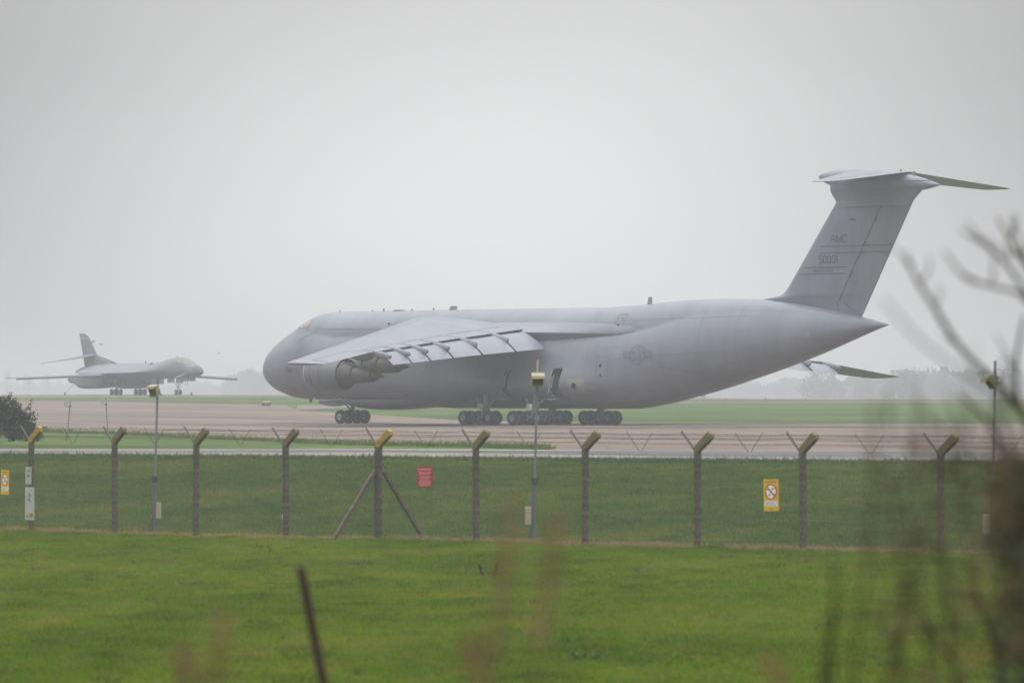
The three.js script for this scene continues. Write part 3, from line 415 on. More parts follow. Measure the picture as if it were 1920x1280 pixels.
// ------------------------------------------------------------------ the swing wing bomber (x aft, y up, z to its left)
{
  const psi = 58.5 * Math.PI / 180, turn = Math.PI - psi, aft = [-Math.cos(psi), -Math.sin(psi)];
  const gx = -62.6, gd = 800, bx = gx - 25.8 * aft[0], bz = -gd - 25.8 * aft[1];
  const gy = ground(gx, gd) + 0.03;
  const b = thing('bomber_aircraft', 'dark grey swing wing bomber parked on the far runway with wings spread', 'aircraft', [bx, gy, bz], turn);
  const grey = M.bomber = new THREE.MeshStandardMaterial({ map: paintMap([0.165, 0.178, 0.208], 9.9, 0.25), roughness: 0.5 }); M.radome = std(0.085, 0.09, 0.105, 0.55); M.bomberLight = std(0.34, 0.35, 0.37, 0.4);
  const T = table([[0, 3.72], [0.15, 3.95], [0.8, 4.35], [1.8, 4.7], [3.2, 5.02], [4.2, 5.4], [5.2, 5.82], [6.4, 6.02], [8.5, 6.02], [11, 5.8], [14, 5.35], [18, 5.12], [24, 5.2], [30, 5.15], [36, 5.05], [41, 4.75], [44.2, 4.1], [44.6, 3.9]]);
  const B = table([[0, 3.66], [0.15, 3.5], [0.8, 3.2], [1.8, 2.98], [3.2, 2.82], [6, 2.72], [10, 2.65], [16, 2.5], [22, 2.3], [30, 2.35], [36, 2.7], [41, 3.2], [44.2, 3.6], [44.6, 3.8]]);
  const W = table([[0, 0.05], [0.15, 0.28], [0.8, 0.62], [1.8, 0.95], [3.2, 1.2], [6, 1.42], [10, 1.5], [16, 1.55], [24, 1.6], [34, 1.5], [41, 1.05], [44.2, 0.5], [44.6, 0.1]]);
  const S = table([[7.5, 0], [10, 0.35], [13, 1.0], [17, 2.6], [20.5, 5.0], [22, 5.6], [27, 5.8], [31, 5.2], [35, 3.6], [38, 1.6], [40, 0]]);  // blended glove, half width beyond the body
  const xs = []; for (let x = 0; x < 2; x += 0.15) xs.push(x); for (let x = 2; x < 44.6; x += 0.5) xs.push(x); xs.push(44.6);
  const body = (x0, x1, mat, name) => { const l = xs.filter((x) => x > x0 && x < x1); l.unshift(x0); l.push(x1); return part(name, grid(72, l.length - 1, (u, v, i, j) => {
    const X = l[j], k = u * 2, left = k <= 1, a = (left ? k : 2 - k) * Math.PI - Math.PI / 2, c = Math.max(Math.cos(a), 0), s = Math.sin(a), t = T(X), bb = B(X), yc = lerp(bb, t, 0.42), g = S(X);
    const y = yc + (s > 0 ? (t - yc) : (yc - bb)) * Math.sign(s) * Math.pow(Math.abs(s), g > 0.3 ? lerp(1, 1.5, clamp(g / 3)) : 1), z = W(X) * c + g * Math.pow(c, 3.2);
    return [X, y, left ? z : -z, X / 20, u];
  }, { closeU: true }), mat, b); };
  body(1.75, 44.6, grey, 'fuselage'); body(0, 1.75, M.radome, 'radome');
  const bz2 = (X, Y) => { let lo = -Math.PI / 2, hi = Math.PI / 2; const t = T(X), bb = B(X), yc = lerp(bb, t, 0.42); const f = (a) => yc + (Math.sin(a) > 0 ? t - yc : yc - bb) * Math.sin(a); for (let n = 0; n < 40; n++) { const m = (lo + hi) / 2; if (f(m) < Y) lo = m; else hi = m; } return W(X) * Math.cos(lo); };
  for (const sgn of [1, -1]) for (const [x0, x1, y0, y1, sl] of [[3.7, 4.6, 4.95, 5.3, 0.55], [4.75, 5.7, 5.02, 5.55, 0.4], [5.85, 6.6, 5.1, 5.62, 0.2]]) part('cockpit_window', grid(5, 4, (u, v) => { const Y = lerp(y0, y1, v), X = lerp(x0, x1, u) + sl * v; return [X, Y + 0.02, sgn * (bz2(X, Y) + 0.03)]; }), M.amber, b);
  part('crew_marking', grid(1, 1, (u, v) => [9.3 + 0.35 * u, 4.55 + 0.6 * v, -(bz2(9.4, 4.8) + 0.05)]), M.bomberLight, b);
  // wings swept forward
  const LE = (z) => 20.6 + 0.345 * (z - 5), TE = (z) => lerp(27.0, 28.6, (z - 5) / 15.9), Yw = (z) => lerp(3.45, 2.75, (z - 5) / 15.9), tw = (z) => lerp(0.62, 0.2, (z - 5) / 15.9);
  for (const sgn of [1, -1]) {
    const w = part('wing', grid(40, 16, (u, v) => { const z = lerp(4.2, 20.9, v), up = u < 0.5, k = up ? 1 - 2 * u : 2 * u - 1, c = k * k * 0.5 + k * 0.5; return [lerp(LE(z) + 0.7, TE(z), c), Yw(z) + (up ? 1 : -1) * tw(z) * foil(c) - 0.1 * c, sgn * z]; }), grey, b);
    part('slat', grid(12, 12, (u, v) => { const z = lerp(5.1, 20.2, v), a = lerp(-1.9, 1.5, u); return [LE(z) + 0.35 - 0.35 * Math.cos(a), Yw(z) - 0.16 + 0.22 * Math.sin(a), sgn * z]; }), grey, w);
    part('slat_edge', grid(1, 12, (u, v) => { const z = lerp(5.1, 20.2, v); return [LE(z) + lerp(0.12, 0.62, u), Yw(z) + lerp(0.05, 0.12, u), sgn * z]; }), M.bomberLight, w);
    part('wing_root', grid(10, 6, (u, v) => { const a = u * Math.PI * 2; return [lerp(20.5, 26.5, v), 3.5 + 0.45 * Math.sin(a), sgn * (4.9 + 0.6 * Math.cos(a))]; }), grey, b);
    // engine pods in pairs
    part('engine_pod', grid(32, 26, (u, v) => { const X = lerp(24.5, 37.2, v), a = u * 2 * Math.PI, k = smooth(-0.02, 0.12, v) * lerp(1, 0.62, smooth(0.7, 1, v)), e = 0.55; const c = Math.cos(a), s = Math.sin(a); return [X, 2.25 - 0.1 * smooth(0.2, 0.6, v) + 0.35 * smooth(0.7, 1, v) + (0.98 + 0.15 * Math.sin(v * 3)) * k * Math.sign(s) * Math.pow(Math.abs(s), e), sgn * (3.55 + 1.75 * lerp(k, 1, 0.4) * Math.sign(c) * Math.pow(Math.abs(c), e))]; }, { closeU: true }), grey, b);
    part('engine_intake', [box(0.2, 1.4, 1.4, 24.75, 2.25, sgn * 2.75), box(0.2, 1.4, 1.4, 24.75, 2.25, sgn * 4.35)], M.black, b);
    for (const q of [2.85, 4.3]) part('engine_nozzle', latheX([[36.8, 0.62], [37.8, 0.55], [38.4, 0.44], [38.4, 0.36], [37.4, 0.34]], 20).translate(0, 2.5, sgn * q), M.core, b);
    // tailplanes
    part('tailplane', grid(32, 10, (u, v) => { const z = lerp(0.2, 6.83, v), up = u < 0.5, k = up ? 1 - 2 * u : 2 * u - 1, c = k * k * 0.5 + k * 0.5; return [lerp(lerp(37.2, 43.0, z / 6.83), lerp(42.2, 44.8, z / 6.83), c), 6.6 - 0.2 * z + (up ? 1 : -1) * lerp(0.75, 0.16, z / 6.83) * foil(c), sgn * z]; }), grey, b);
    // nose vanes
    part('nose_vane', grid(2, 4, (u, v) => [lerp(lerp(3.4, 4.4, v), lerp(4.7, 5.0, v), u), lerp(3.35, 2.75, v), sgn * lerp(1.15, 2.3, v)]), grey, b);
  }
  const FL = linear([[4.6, 31], [5.5, 32.3], [5.9, 34.3], [6.55, 36.9], [9.6, 40.1], [10.0, 41.0], [10.2, 42.0]]), FT = linear([[4.6, 41.6], [10.2, 43.7]]);
  const ys = [4.3, 4.8, 5.2, 5.5, 5.9, 6.2, 6.55, 7.4, 8.4, 9.6, 9.85, 10.05, 10.2];
  const fin = part('fin', grid(32, ys.length - 1, (u, v, i, j) => { const Y = ys[j], l = u < 0.5, k = l ? 1 - 2 * u : 2 * u - 1, c = k * k * 0.5 + k * 0.5; return [lerp(FL(Y), FT(Y), c), Y, (l ? 1 : -1) * lerp(0.85, 0.25, clamp((Y - 4.5) / 5.5)) * foil(c)]; }), grey, b);
  const fz = (X, Y) => lerp(0.85, 0.25, clamp((Y - 4.5) / 5.5)) * 0.39 + 0.02;
  part('fin_band', grid(4, 1, (u, v) => [lerp(FL(9.4 + 0.35 * v) + 0.25, FT(9.4 + 0.35 * v) - 0.3, u), 9.2 + 0.35 * v, -fz(0, 9.3)]), M.bomberLight, fin);
  part('fin_emblem', grid(1, 1, (u, v) => [41.2 + 0.35 * u, 8.35 + 0.55 * v, -fz(0, 8.4) - 0.01]), M.bomberLight, fin);
  pieces('tail_letters', lettering('EL', 41.6, 7.2, 0.55, 0.85, 0.3, 0.14, fz, -1, 0, true), M.mark, fin);
  // landing gear with open doors
  const R = 0.5;
  for (const s of [1, -1]) {
    const leg = part('main_gear', [cyl(0.15, 0.17, 1.7, 25.8, 1.4, s * 2.2, 12), box(1.9, 0.2, 0.2, 25.8, 0.55, s * 2.2), strut(V(25.8, 0.9, s * 2.2), V(24.4, 1.9, s * 1.6), 0.08)], M.gearGrey, b);
    wheels(leg, [[25.1, R, s * 2.2 + 0.45], [25.1, R, s * 2.2 - 0.45], [26.5, R, s * 2.2 + 0.45], [26.5, R, s * 2.2 - 0.45]], R / TR);
    part('gear_door', [box(3.2, 1.3, 0.08, 25.6, 1.75, s * 1.0), box(2.6, 0.9, 0.07, 25.6, 1.8, s * 3.1)], grey, b);
  }
  const ng = part('nose_gear', [cyl(0.12, 0.14, 2.2, 8.3, 1.6, 0, 12), cyl(0.06, 0.06, 1.2, 8.3, 0.44, 0, 10, 'z'), strut(V(8.3, 1.0, 0), V(7.0, 2.6, 0.3), 0.06), strut(V(8.3, 1.0, 0), V(9.6, 2.6, -0.3), 0.06), box(0.3, 0.3, 0.5, 8.3, 1.2, 0)], M.strutWhite, b);
  wheels(ng, [[8.3, 0.44, 0.36], [8.3, 0.44, -0.36]], 0.44 / TR);
  part('nose_gear_door', [box(2.4, 0.75, 0.05, 9.3, 2.35, 0.8), box(2.4, 0.75, 0.05, 9.3, 2.35, -0.8)], grey, b);
  part('weapon_bay_door', [box(4.4, 0.85, 0.06, 13.2, 2.2, -1.2)], grey, b);
  part('ladder_door', [box(3.8, 0.55, 1.0, 5.2, 2.5, 0)], grey, b);
  part('belly_mast', [strut(V(6.1, 2.4, 0.1), V(6.0, 1.6, 0.1), 0.03), strut(V(4.6, 2.5, -0.3), V(4.5, 1.6, -0.3), 0.035), strut(V(24.2, 2.0, 0.4), V(24.2, 0.05, 0.4), 0.04)], M.mark, b);
  part('spine_aerial', [box(0.3, 0.5, 0.06, 19.6, 5.3, 0), box(0.2, 0.35, 0.06, 8.6, 6.1, 0)], M.mark, b);
  part('spine_scoop', [box(0.9, 0.32, 0.3, 15.8, 5.0, -0.9)], M.mark, b);
  // tail line
  tag(part(numbered('tie_line'), tube([at(122, 737, 797), at(135, 724, 803), at(146.5, 712, 812)], 0.03, 5), M.mark, scene), 'thin line running from small marker box to the bomber tail', 'line');
}
function tag(o, label, category, group, kind) { if (kind) o.userData.kind = kind; if (label) o.userData.label = label; if (category) o.userData.category = category; if (group) o.userData.group = group; return o; }
// ------------------------------------------------------------------ small things on the airfield
{
  const onRun = (px, d) => { const x = (px - 960) / F * d; return [x, ground(x, d) + 0.03, -d]; };
  for (const [px, lab] of [[121, 'small dark marker box on the runway behind the bomber tail'], [358.5, 'small dark marker box on the runway ahead of the bomber nose wheel']]) {
    const m = thing('marker_box', lab, 'marker', onRun(px, 797), 0.3, 'runway marker boxes');
    m.scale.setScalar(0.42); part('box', bevelBox(0.55, 0.9, 0.5, 0.05, 0, 0.45, 0), std(0.07, 0.07, 0.075, 0.8), m); part('cap', bevelBox(0.65, 0.1, 0.6, 0.02, 0, 0.95, 0), std(0.16, 0.15, 0.14, 0.8), m);
  }
  // yellow utility vehicle
  const [tx, td] = groundAt(499, 761.3), v = thing('utility_vehicle', 'small pale yellow utility vehicle at the edge of the far grass strip', 'vehicle', [tx, ground(tx, td) + 0.035, -td], 0.5);
  const ye = std(0.5, 0.47, 0.14, 0.5), dk = M.tyre;
  part('body', [bevelBox(0.75, 0.42, 0.62, 0.06, -0.2, 0.66, 0), bevelBox(0.45, 0.28, 0.58, 0.05, 0.35, 0.6, 0)], ye, v);
  part('cab_frame', [strut(V(-0.45, 0.85, 0.27), V(-0.45, 1.2, 0.27), 0.03), strut(V(-0.45, 0.85, -0.27), V(-0.45, 1.2, -0.27), 0.03), strut(V(0.15, 0.85, 0.27), V(0.1, 1.2, 0.27), 0.03), strut(V(0.15, 0.85, -0.27), V(0.1, 1.2, -0.27), 0.03), bevelBox(0.72, 0.06, 0.66, 0.02, -0.18, 1.22, 0)], std(0.12, 0.13, 0.14, 0.6), v);
  part('beacon', cyl(0.05, 0.06, 0.12, -0.2, 1.31, 0, 10), std(0.6, 0.25, 0.04, 0.4), v);
  for (const [x, z] of [[-0.4, 0.36], [-0.4, -0.36], [0.4, 0.36], [0.4, -0.36]]) { const w = part('wheel', cyl(0.27, 0.27, 0.2, x, 0.27, z, 18, 'z'), dk, v); part('rim', cyl(0.12, 0.12, 0.22, x, 0.27, z, 12, 'z'), M.hub, w); }
  v.scale.setScalar(0.74);
  // far blue shelter and a white post on the right
  { const d = 1250, p = at(1319, 748, d), s = thing('equipment_shelter', 'small faint blue grey shelter standing beyond the grass under the tail', 'shelter', [p.x, ground(p.x, d) - 0.05, p.z]); const h = p.y - ground(p.x, d) + 1.6; part('wall', [bevelBox(1.1, h, 1.1, 0.05, 0, h / 2, 0)], std(0.1, 0.13, 0.18, 0.7), s); part('roof', bevelBox(1.3, 0.15, 1.3, 0.04, 0, h + 0.07, 0), std(0.16, 0.18, 0.2, 0.7), s); part('door', box(0.7, h * 0.8, 0.06, 0, h * 0.4, 0.57), std(0.2, 0.24, 0.3, 0.6), s); }
  for (const [px, py] of [[1358, 754], [1436, 753], [1512, 753.5], [1680, 749.5]]) { const g = groundAt(px, py); if (!g) continue; const m = thing('edge_light', px === 1680 ? 'tiny white marker post on the far grass below the right wing tip' : px === 1358 ? 'low runway edge light on the far grass nearest the blue grey shelter' : px === 1436 ? 'low runway edge light in the middle of the far grass row' : 'low runway edge light on the far grass below the right wing flap', 'light', [g[0], ground(...g) + 0.01, -g[1]], 0, 'runway edge lights'); part('stem', cyl(0.06, 0.09, 0.25, 0, 0.12, 0, 8), M.mark, m); part('lens', cyl(px === 1680 ? 0.12 : 0.16, 0.18, px === 1680 ? 0.75 : 0.3, 0, px === 1680 ? 0.6 : 0.38, 0, 10), px === 1680 ? M.strutWhite : M.gearGrey, m); }
  // birds
  const birdMat = std(0.03, 0.03, 0.032, 0.9);
  for (const [px, py, d, a, lab, s] of [[172.8, 641.3, 690, 0.6, 'dark bird gliding just right of the bomber tail fin', 1], [188.3, 646.3, 710, 1.9, 'smaller dark bird flying further right of the bomber tail fin', 0.8], [409.5, 662.3, 900, 1.1, 'faint distant bird above and right of the bomber nose', 0.8]]) {
    const p = at(px, py, d), g = thing('bird', lab, 'bird', [p.x, p.y, p.z], a, 'birds in flight'); g.scale.setScalar(s); g.rotation.z = -0.5;
    const bodyShape = latheX([[-0.24, 0], [-0.18, 0.035], [-0.05, 0.075], [0.08, 0.06], [0.17, 0.035], [0.32, 0.02], [0.33, 0]], 10);
    part('body', join([bodyShape, ...[1, -1].map((w) => grid(4, 6, (u, v) => { const z = 0.5 * v; return [lerp(-0.1, 0.08, u) * (1 - 0.75 * v) + 0.1 * v, 0.05 + 0.22 * Math.sin(v * 2.2), w * (0.03 + z)]; }))]), birdMat, g);
  }
}
// bush at the left, beyond the perimeter road
function leafMass(n, seed, place, size, rnd = mulberry(seed)) {   // many small leaf faces
  const pos = new Float32Array(n * 9), idx = 0; const a = V(), b = V(), c = V();
  for (let i = 0; i < n; i++) { const p = place(rnd), s = size * (0.6 + 0.8 * rnd()); a.set(rnd() - 0.5, rnd() - 0.5, rnd() - 0.5).normalize(); b.set(rnd() - 0.5, rnd() - 0.5, rnd() - 0.5).cross(a).normalize(); c.crossVectors(a, b);
    const q = [p.clone().addScaledVector(b, -s * 0.5), p.clone().addScaledVector(b, s * 0.5).addScaledVector(c, s * 0.2), p.clone().addScaledVector(c, s)]; q.forEach((v, k) => v.toArray(pos, i * 9 + k * 3)); }
  const g = new THREE.BufferGeometry(); g.setAttribute('position', new THREE.BufferAttribute(pos, 3)); g.computeVertexNormals(); return g;
}
{
  const d = 262, x = (-30 - 960) / F * d, t = thing('bush', 'dark round evergreen bush at the left edge behind the fence', 'bush', [x, ground(x, d) - 0.05, -d]);
  const lobes = [[0, 1.0, 0, 1.9, 1.5], [1.5, 0.8, 0.2, 1.55, 1.2], [0.9, 1.6, -0.2, 1.35, 0.95], [2.3, 0.45, 0.3, 0.95, 0.75], [-1.5, 1.0, 0, 1.6, 1.4], [0.2, 1.9, 0.1, 0.9, 0.7], [1.75, 1.25, 0.1, 0.8, 0.55]];
  const place = (r) => { const l = lobes[Math.floor(r() * lobes.length)], a = r() * 6.283, k = Math.pow(r(), 0.35), el = Math.asin(r() * 1.5 - 0.5), w = 1 + 0.28 * noise.noise(a * 1.3, el * 2, l[0]); return V(l[0] + l[3] * k * w * Math.cos(a) * Math.cos(el), Math.max(0.05, l[1] + l[4] * k * w * Math.sin(el)), l[2] + l[3] * k * w * Math.sin(a) * Math.cos(el)); };
  part('foliage', leafMass(17000, 41, place, 0.11), std(0.016, 0.026, 0.01, 0.9), t); t.scale.setScalar(0.94);
  part('young_growth', leafMass(1500, 45, (r) => place(r).multiplyScalar(1.05), 0.1), std(0.07, 0.07, 0.03, 0.9), t);
  const r = mulberry(5), tw = []; for (let k = 0; k < 42; k++) { const l = lobes[Math.floor(r() * 7)], a = r() * 6.28; const p0 = V(l[0], l[1], l[2]), p2 = V(l[0] + l[3] * 1.08 * Math.cos(a) * 0.8, l[1] + l[4] * (0.7 + 0.5 * r()), l[2] + l[3] * Math.sin(a)); tw.push(tube(curve([p0, p0.clone().lerp(p2, 0.6).add(V(0, 0.2, 0)), p2], 8), (q) => 0.02 * (1 - 0.8 * q), 5)); }
  part('twigs', tw, std(0.06, 0.045, 0.035, 0.9), t);
  const rs = mulberry(88), sprigMat = std(0.03, 0.036, 0.018, 0.9);
  for (let k = 0; k < 16; k++) { const l = lobes[k % 7], a = (rs() - 0.3) * 2.6, p0 = V(l[0] + l[3] * 0.8 * Math.sin(a), l[1] + l[4] * 0.8 * Math.cos(a), 0.5), e = V(Math.sin(a) + 0.4 * (rs() - 0.5), Math.cos(a) + 0.5 * rs(), 0.2).multiplyScalar(0.35 + 0.5 * rs()), p1 = p0.clone().add(e); part('sprig', join([tube(curve([p0, p0.clone().addScaledVector(e, 0.5).add(V(0.05, 0.03, 0)), p1], 8), 0.014, 4), leafMass(60, 300 + k, (q) => p0.clone().addScaledVector(e, 0.2 + 0.9 * q()).add(V((q() - 0.5) * 0.16, (q() - 0.5) * 0.16, (q() - 0.5) * 0.16)), 0.075)]), sprigMat, t); }
  part('sprig', join([tube(curve([V(0.75, 1.9, 0.3), V(0.85, 2.3, 0.3), V(1.0, 2.45, 0.3), V(1.25, 2.62, 0.3)], 10), 0.015, 5), leafMass(120, 9, (q) => V(0.75 + 0.5 * q(), 2.0 + 0.65 * q(), 0.3 + 0.15 * q()), 0.08)]), sprigMat, t);
}
// far woods, seen through the mist
{
  const bark = std(0.06, 0.055, 0.05, 0.95), leaf = std(0.035, 0.045, 0.03, 0.95);
  function wood(name, label, spec, seed) {                 // spec: [px, top row, width px, distance]
    const r = mulberry(seed), gs = [];
    for (const [px, top, wpx, d] of spec) {
      const s = d / F, base = at(px, 741, d), x = base.x, gy = ground(x, d), H = EYE + (HORIZON - top) * s - gy, w = wpx * s / 2;
      gs.push(leafMass(1300, Math.floor(r() * 1e6), (q) => { const a = q() * 6.283, k = Math.pow(q(), 0.5), h = q(), wid = w * Math.sqrt(clamp(1 - Math.pow(Math.abs(h - 0.42) / 0.6, 2))) * (1 + 0.35 * noise.noise(a * 1.4, h * 4, px * 0.1)); return V(x + wid * k * Math.cos(a), gy + H * (0.06 + 0.92 * h * (0.85 + 0.15 * Math.cos(a * 2 + px))), -d + wid * k * Math.sin(a)); }, d * 0.0005));
    }
    return tag(part(numbered(name), join(gs), leaf, scene), label, 'wood', undefined, 'stuff');
  }
  const run = (list, seed) => { const r = mulberry(seed), out = []; for (const [p0, p1, top, w, d] of list) for (let p = p0; p < p1; p += w * 0.5) out.push([p + (r() - 0.5) * w * 0.4, top + (r() - 0.5) * 9, w * (0.8 + 0.5 * r()), d * (0.95 + 0.1 * r())]); return out; };
  wood('far_wood', 'pale misty belt of trees beyond the runway behind the bomber', run([[-60, 430, 716, 34, 4700], [330, 440, 724, 26, 4200]], 3), 11);
  wood('far_wood', 'misty blue grey wood between the bomber and the transport nose', run([[432, 640, 700, 40, 3400], [450, 560, 694, 30, 3300]], 5), 13);
  wood('far_wood', 'misty dark wood on the right beyond the tail of the transport', run([[1300, 1420, 728, 40, 3700], [1400, 1560, 712, 46, 3400], [1540, 1990, 697, 56, 2500], [1680, 1990, 690, 48, 2300]], 7), 17);
  // bare trees at the far left
  for (const [px, top, d, lab] of [[12, 690, 3600, 'leftmost faint bare tree standing in the mist above the bush'], [52, 703, 3700, 'second faint bare tree from the left edge standing in the mist'], [88, 700, 3800, 'faint bare tree below the bomber left tailplane tip']]) {
    const p = at(px, 741, d), gy = ground(p.x, d), H = EYE + (HORIZON - top) * d / F - gy, t = thing('bare_tree', lab, 'tree', [p.x, gy - 0.1, p.z], 0, 'bare trees in the mist'), r = mulberry(px);
    part('trunk', tube(curve([V(0, 0, 0), V(0.2, H * 0.3, 0), V(0, H * 0.6, 0.1), V(0.2, H * 0.95, 0)], 10), (q) => 0.34 * (1 - 0.85 * q), 7), bark, t);
    const br = []; for (let k = 0; k < 60; k++) { const h = H * (0.25 + 0.6 * r()), a = r() * 6.28, l = H * (0.15 + 0.25 * r()) * (1.1 - h / H * 0.6), e = V(l * Math.cos(a) * 0.8, l * 0.8, l * Math.sin(a) * 0.8), p0 = V(0.1, h, 0); br.push(tube(curve([p0, p0.clone().addScaledVector(e, 0.5).add(V(0, -0.2, 0)), p0.clone().add(e)], 5), (q) => 0.09 * (1 - 0.8 * q) + 0.015, 4)); for (let m = 0; m < 5; m++) { const s0 = p0.clone().addScaledVector(e, 0.4 + 0.5 * r()), f = V(r() - 0.5, 0.5 * r() + 0.2, r() - 0.5).multiplyScalar(H * 0.16); br.push(tube([s0, s0.clone().add(f)], 0.03, 3)); } }
    part('crown', br, bark, t);
  }
}
// ------------------------------------------------------------------ security fence
const FA = [-14.66, 149.5], FB = [10.38, 118.8];
const fenceAt = (px) => { const inv = lerp(1 / FA[1], 1 / FB[1], (px - 58) / (1764 - 58)), d = 1 / inv; return [(px - 960) / F * d, d]; };
const fDir = V(FB[0] - FA[0], 0, FA[1] - FB[1]).normalize(), fYaw = Math.atan2(fDir.x, fDir.z) - Math.PI / 2;   // local x along the fence's normal, z along the fence
const outV = V(fDir.z, 0, -fDir.x);                        // away from the camera, to the right
const concreteTex = noiseTexture(256, (u, v) => { const n = tileFbm(u, v, 9, 3.1, 4), m = tileFbm(u, v, 40, 6.2, 3); let c = mixc([0.062, 0.053, 0.035], [0.125, 0.108, 0.078], clamp(0.5 + 2 * n)); c = mixc(c, [0.22, 0.21, 0.18], clamp(m * 3 - 0.75)); return asS(c.map((x) => x * (1 + 0.7 * m))); });
const lichenTex = (dry, wet, cover) => noiseTexture(256, (u, v) => { const n = tileFbm(u, v, 7, 8.1, 4), m = tileFbm(u, v, 36, 2.2, 3); let c = mixc([0.16, 0.135, 0.09], dry, clamp(cover + 2.6 * n)); c = mixc(c, wet, clamp(m * 3)); return asS(c.map((x) => x * (1 + 0.6 * m))); });
Object.assign(M, {
  post: new THREE.MeshStandardMaterial({ map: concreteTex, roughness: 0.95, bumpMap: concreteTex, bumpScale: 0.004 }),
  lichen: new THREE.MeshStandardMaterial({ map: lichenTex([0.2, 0.17, 0.07], [0.085, 0.075, 0.045], 0.4), roughness: 0.95 }),
  lichenBright: new THREE.MeshStandardMaterial({ map: lichenTex([0.46, 0.3, 0.03], [0.26, 0.2, 0.05], 0.8), roughness: 0.95 }),
  galv: std(0.2, 0.21, 0.225, 0.6, { metalness: 0.3 }), armSteel: std(0.085, 0.09, 0.095, 0.7, { metalness: 0.2 }), rustArm: std(0.11, 0.09, 0.075, 0.75, { metalness: 0.3 }), wire: std(0.14, 0.15, 0.13, 0.65, { metalness: 0.2 }), darkWire: std(0.1, 0.095, 0.09, 0.7, { metalness: 0.3 }),
});
const fence = thing('security_fence', 'tall chain link security fence on cranked concrete posts with barbed wire', 'fence');
const POSTS = [-98, 58, 215, 367, 536, 710, 893, 1097, 1308, 1506, 1764, 2020];
const baseY = () => -1.47;
const postUV = (g) => { const p = g.attributes.position, uv = new Float32Array(p.count * 2); for (let i = 0; i < p.count; i++) { uv[i * 2] = (p.getX(i) + p.getZ(i)) / 0.9; uv[i * 2 + 1] = p.getY(i) / 0.9; } g.setAttribute('uv', new THREE.BufferAttribute(uv, 2)); return g; };
const H1 = 2.52;                                           // height of the bend
const postGeo = postUV(bevelBox(0.145, H1 + 0.7, 0.14, 0.014, 0, (H1 + 0.7) / 2 - 0.7, 0));
const crankGeo = (() => { const s = new THREE.Shape(); s.moveTo(-0.072, 0); s.lineTo(0.07, 0); s.lineTo(0.56, 0.35); s.lineTo(0.55, 0.45); s.lineTo(0.42, 0.52); s.lineTo(-0.065, 0.14); s.closePath(); const g = new THREE.ExtrudeGeometry(s, { depth: 0.115, bevelEnabled: true, bevelThickness: 0.012, bevelSize: 0.012, bevelOffset: -0.012, bevelSegments: 1 }); g.translate(0, H1 - 0.02, -0.057); return postUV(g); })();
const steelArm = () => join([strut(V(-0.08, 2.05, 0), V(-0.088, H1 + 0.02, 0), 0.034, 4), strut(V(-0.085, H1, 0), V(-0.6, H1 + 0.49, 0), 0.037, 4), box(0.03, 0.5, 0.05, -0.085, 2.28, 0.02)]);
const posts = POSTS.map((px, i) => {
  const [x, d] = fenceAt(px), y = baseY(x, d), strain = px === 710;
  const p = part('post', postGeo, M.post, fence); p.position.set(x, y, -d); p.rotation.y = fYaw + (mulberry(px + 500)() - 0.5) * 0.08; p.rotation.z = (mulberry(px + 700)() - 0.5) * 0.02;
  part('cranked_top', crankGeo, px === 710 || px === 58 ? M.lichenBright : M.lichen, p);
  part('steel_arm', steelArm(), i % 3 ? M.armSteel : M.rustArm, p);
  if (strain) {
    for (const s of [1, -1]) { const g = bevelBox(0.11, 2.6, 0.11, 0.012, 0, 0, 0); g.rotateX(-s * 0.66 * 0.98); const lo = V(0, -0.15, s * 1.72), hi = V(0, 1.78, s * 0.12); g.translate(0, (lo.y + hi.y) / 2, (lo.z + hi.z) / 2); part('brace', postUV(g), M.post, p); }
    part('second_post', postUV(bevelBox(0.12, H1 + 0.5, 0.12, 0.014, -0.16, (H1 + 0.5) / 2 - 0.5, -0.06)), M.post, p);
    part('tie_wire', [2.25, 1.6, 0.6].flatMap((h) => [0, 0.03].map((o) => { const g = new THREE.TorusGeometry(0.16, 0.007, 5, 18); g.rotateX(Math.PI / 2); g.scale(1.2, 1, 0.8); g.translate(-0.08, h + o, -0.02); return g; })), M.darkWire, p);
    part('strain_bar', box(0.02, 2.3, 0.03, -0.25, 1.2, -0.02), M.galv, p);
  }
  if (px === 536) part('insulator', [cyl(0.045, 0.05, 0.13, -0.1, 0.5, 0, 12), cyl(0.035, 0.04, 0.08, -0.1, 0.4, 0, 12)], M.strutWhite, p);
  return { x, y, d };
});
// wire netting: one panel a bay, every strand a real wire
function stick(out, a, b, r) { const t = b.clone().sub(a).normalize(), n = V(-t.y, t.x, 0).normalize().multiplyScalar(r), m = V(0, 0, r); const q = [n.clone().add(m.clone().multiplyScalar(-0.6)), n.clone().negate().add(m.clone().multiplyScalar(-0.6)), m]; for (let k = 0; k < 3; k++) { const u = q[k], w = q[(k + 1) % 3]; const P = [a.clone().add(u), a.clone().add(w), b.clone().add(w), b.clone().add(u)]; for (const i of [0, 1, 2, 0, 2, 3]) out.push(P[i].x, P[i].y, P[i].z); } }
function netting(L, H, cell, r) { const out = []; for (const s of [1, -1]) for (let c = -H; c < L; c += cell) { let x0 = c, x1 = c + H, y0 = 0, y1 = H; if (x0 < 0) { y0 = -x0; x0 = 0; } if (x1 > L) { y1 = H - (x1 - L); x1 = L; } if (x1 - x0 < 0.02) continue; stick(out, V(x0, s > 0 ? y0 : H - y0, s * 0.003), V(x1, s > 0 ? y1 : H - y1, s * 0.003), r); } const g = new THREE.BufferGeometry(); g.setAttribute('position', new THREE.Float32BufferAttribute(out, 3)); g.computeVertexNormals(); return g; }
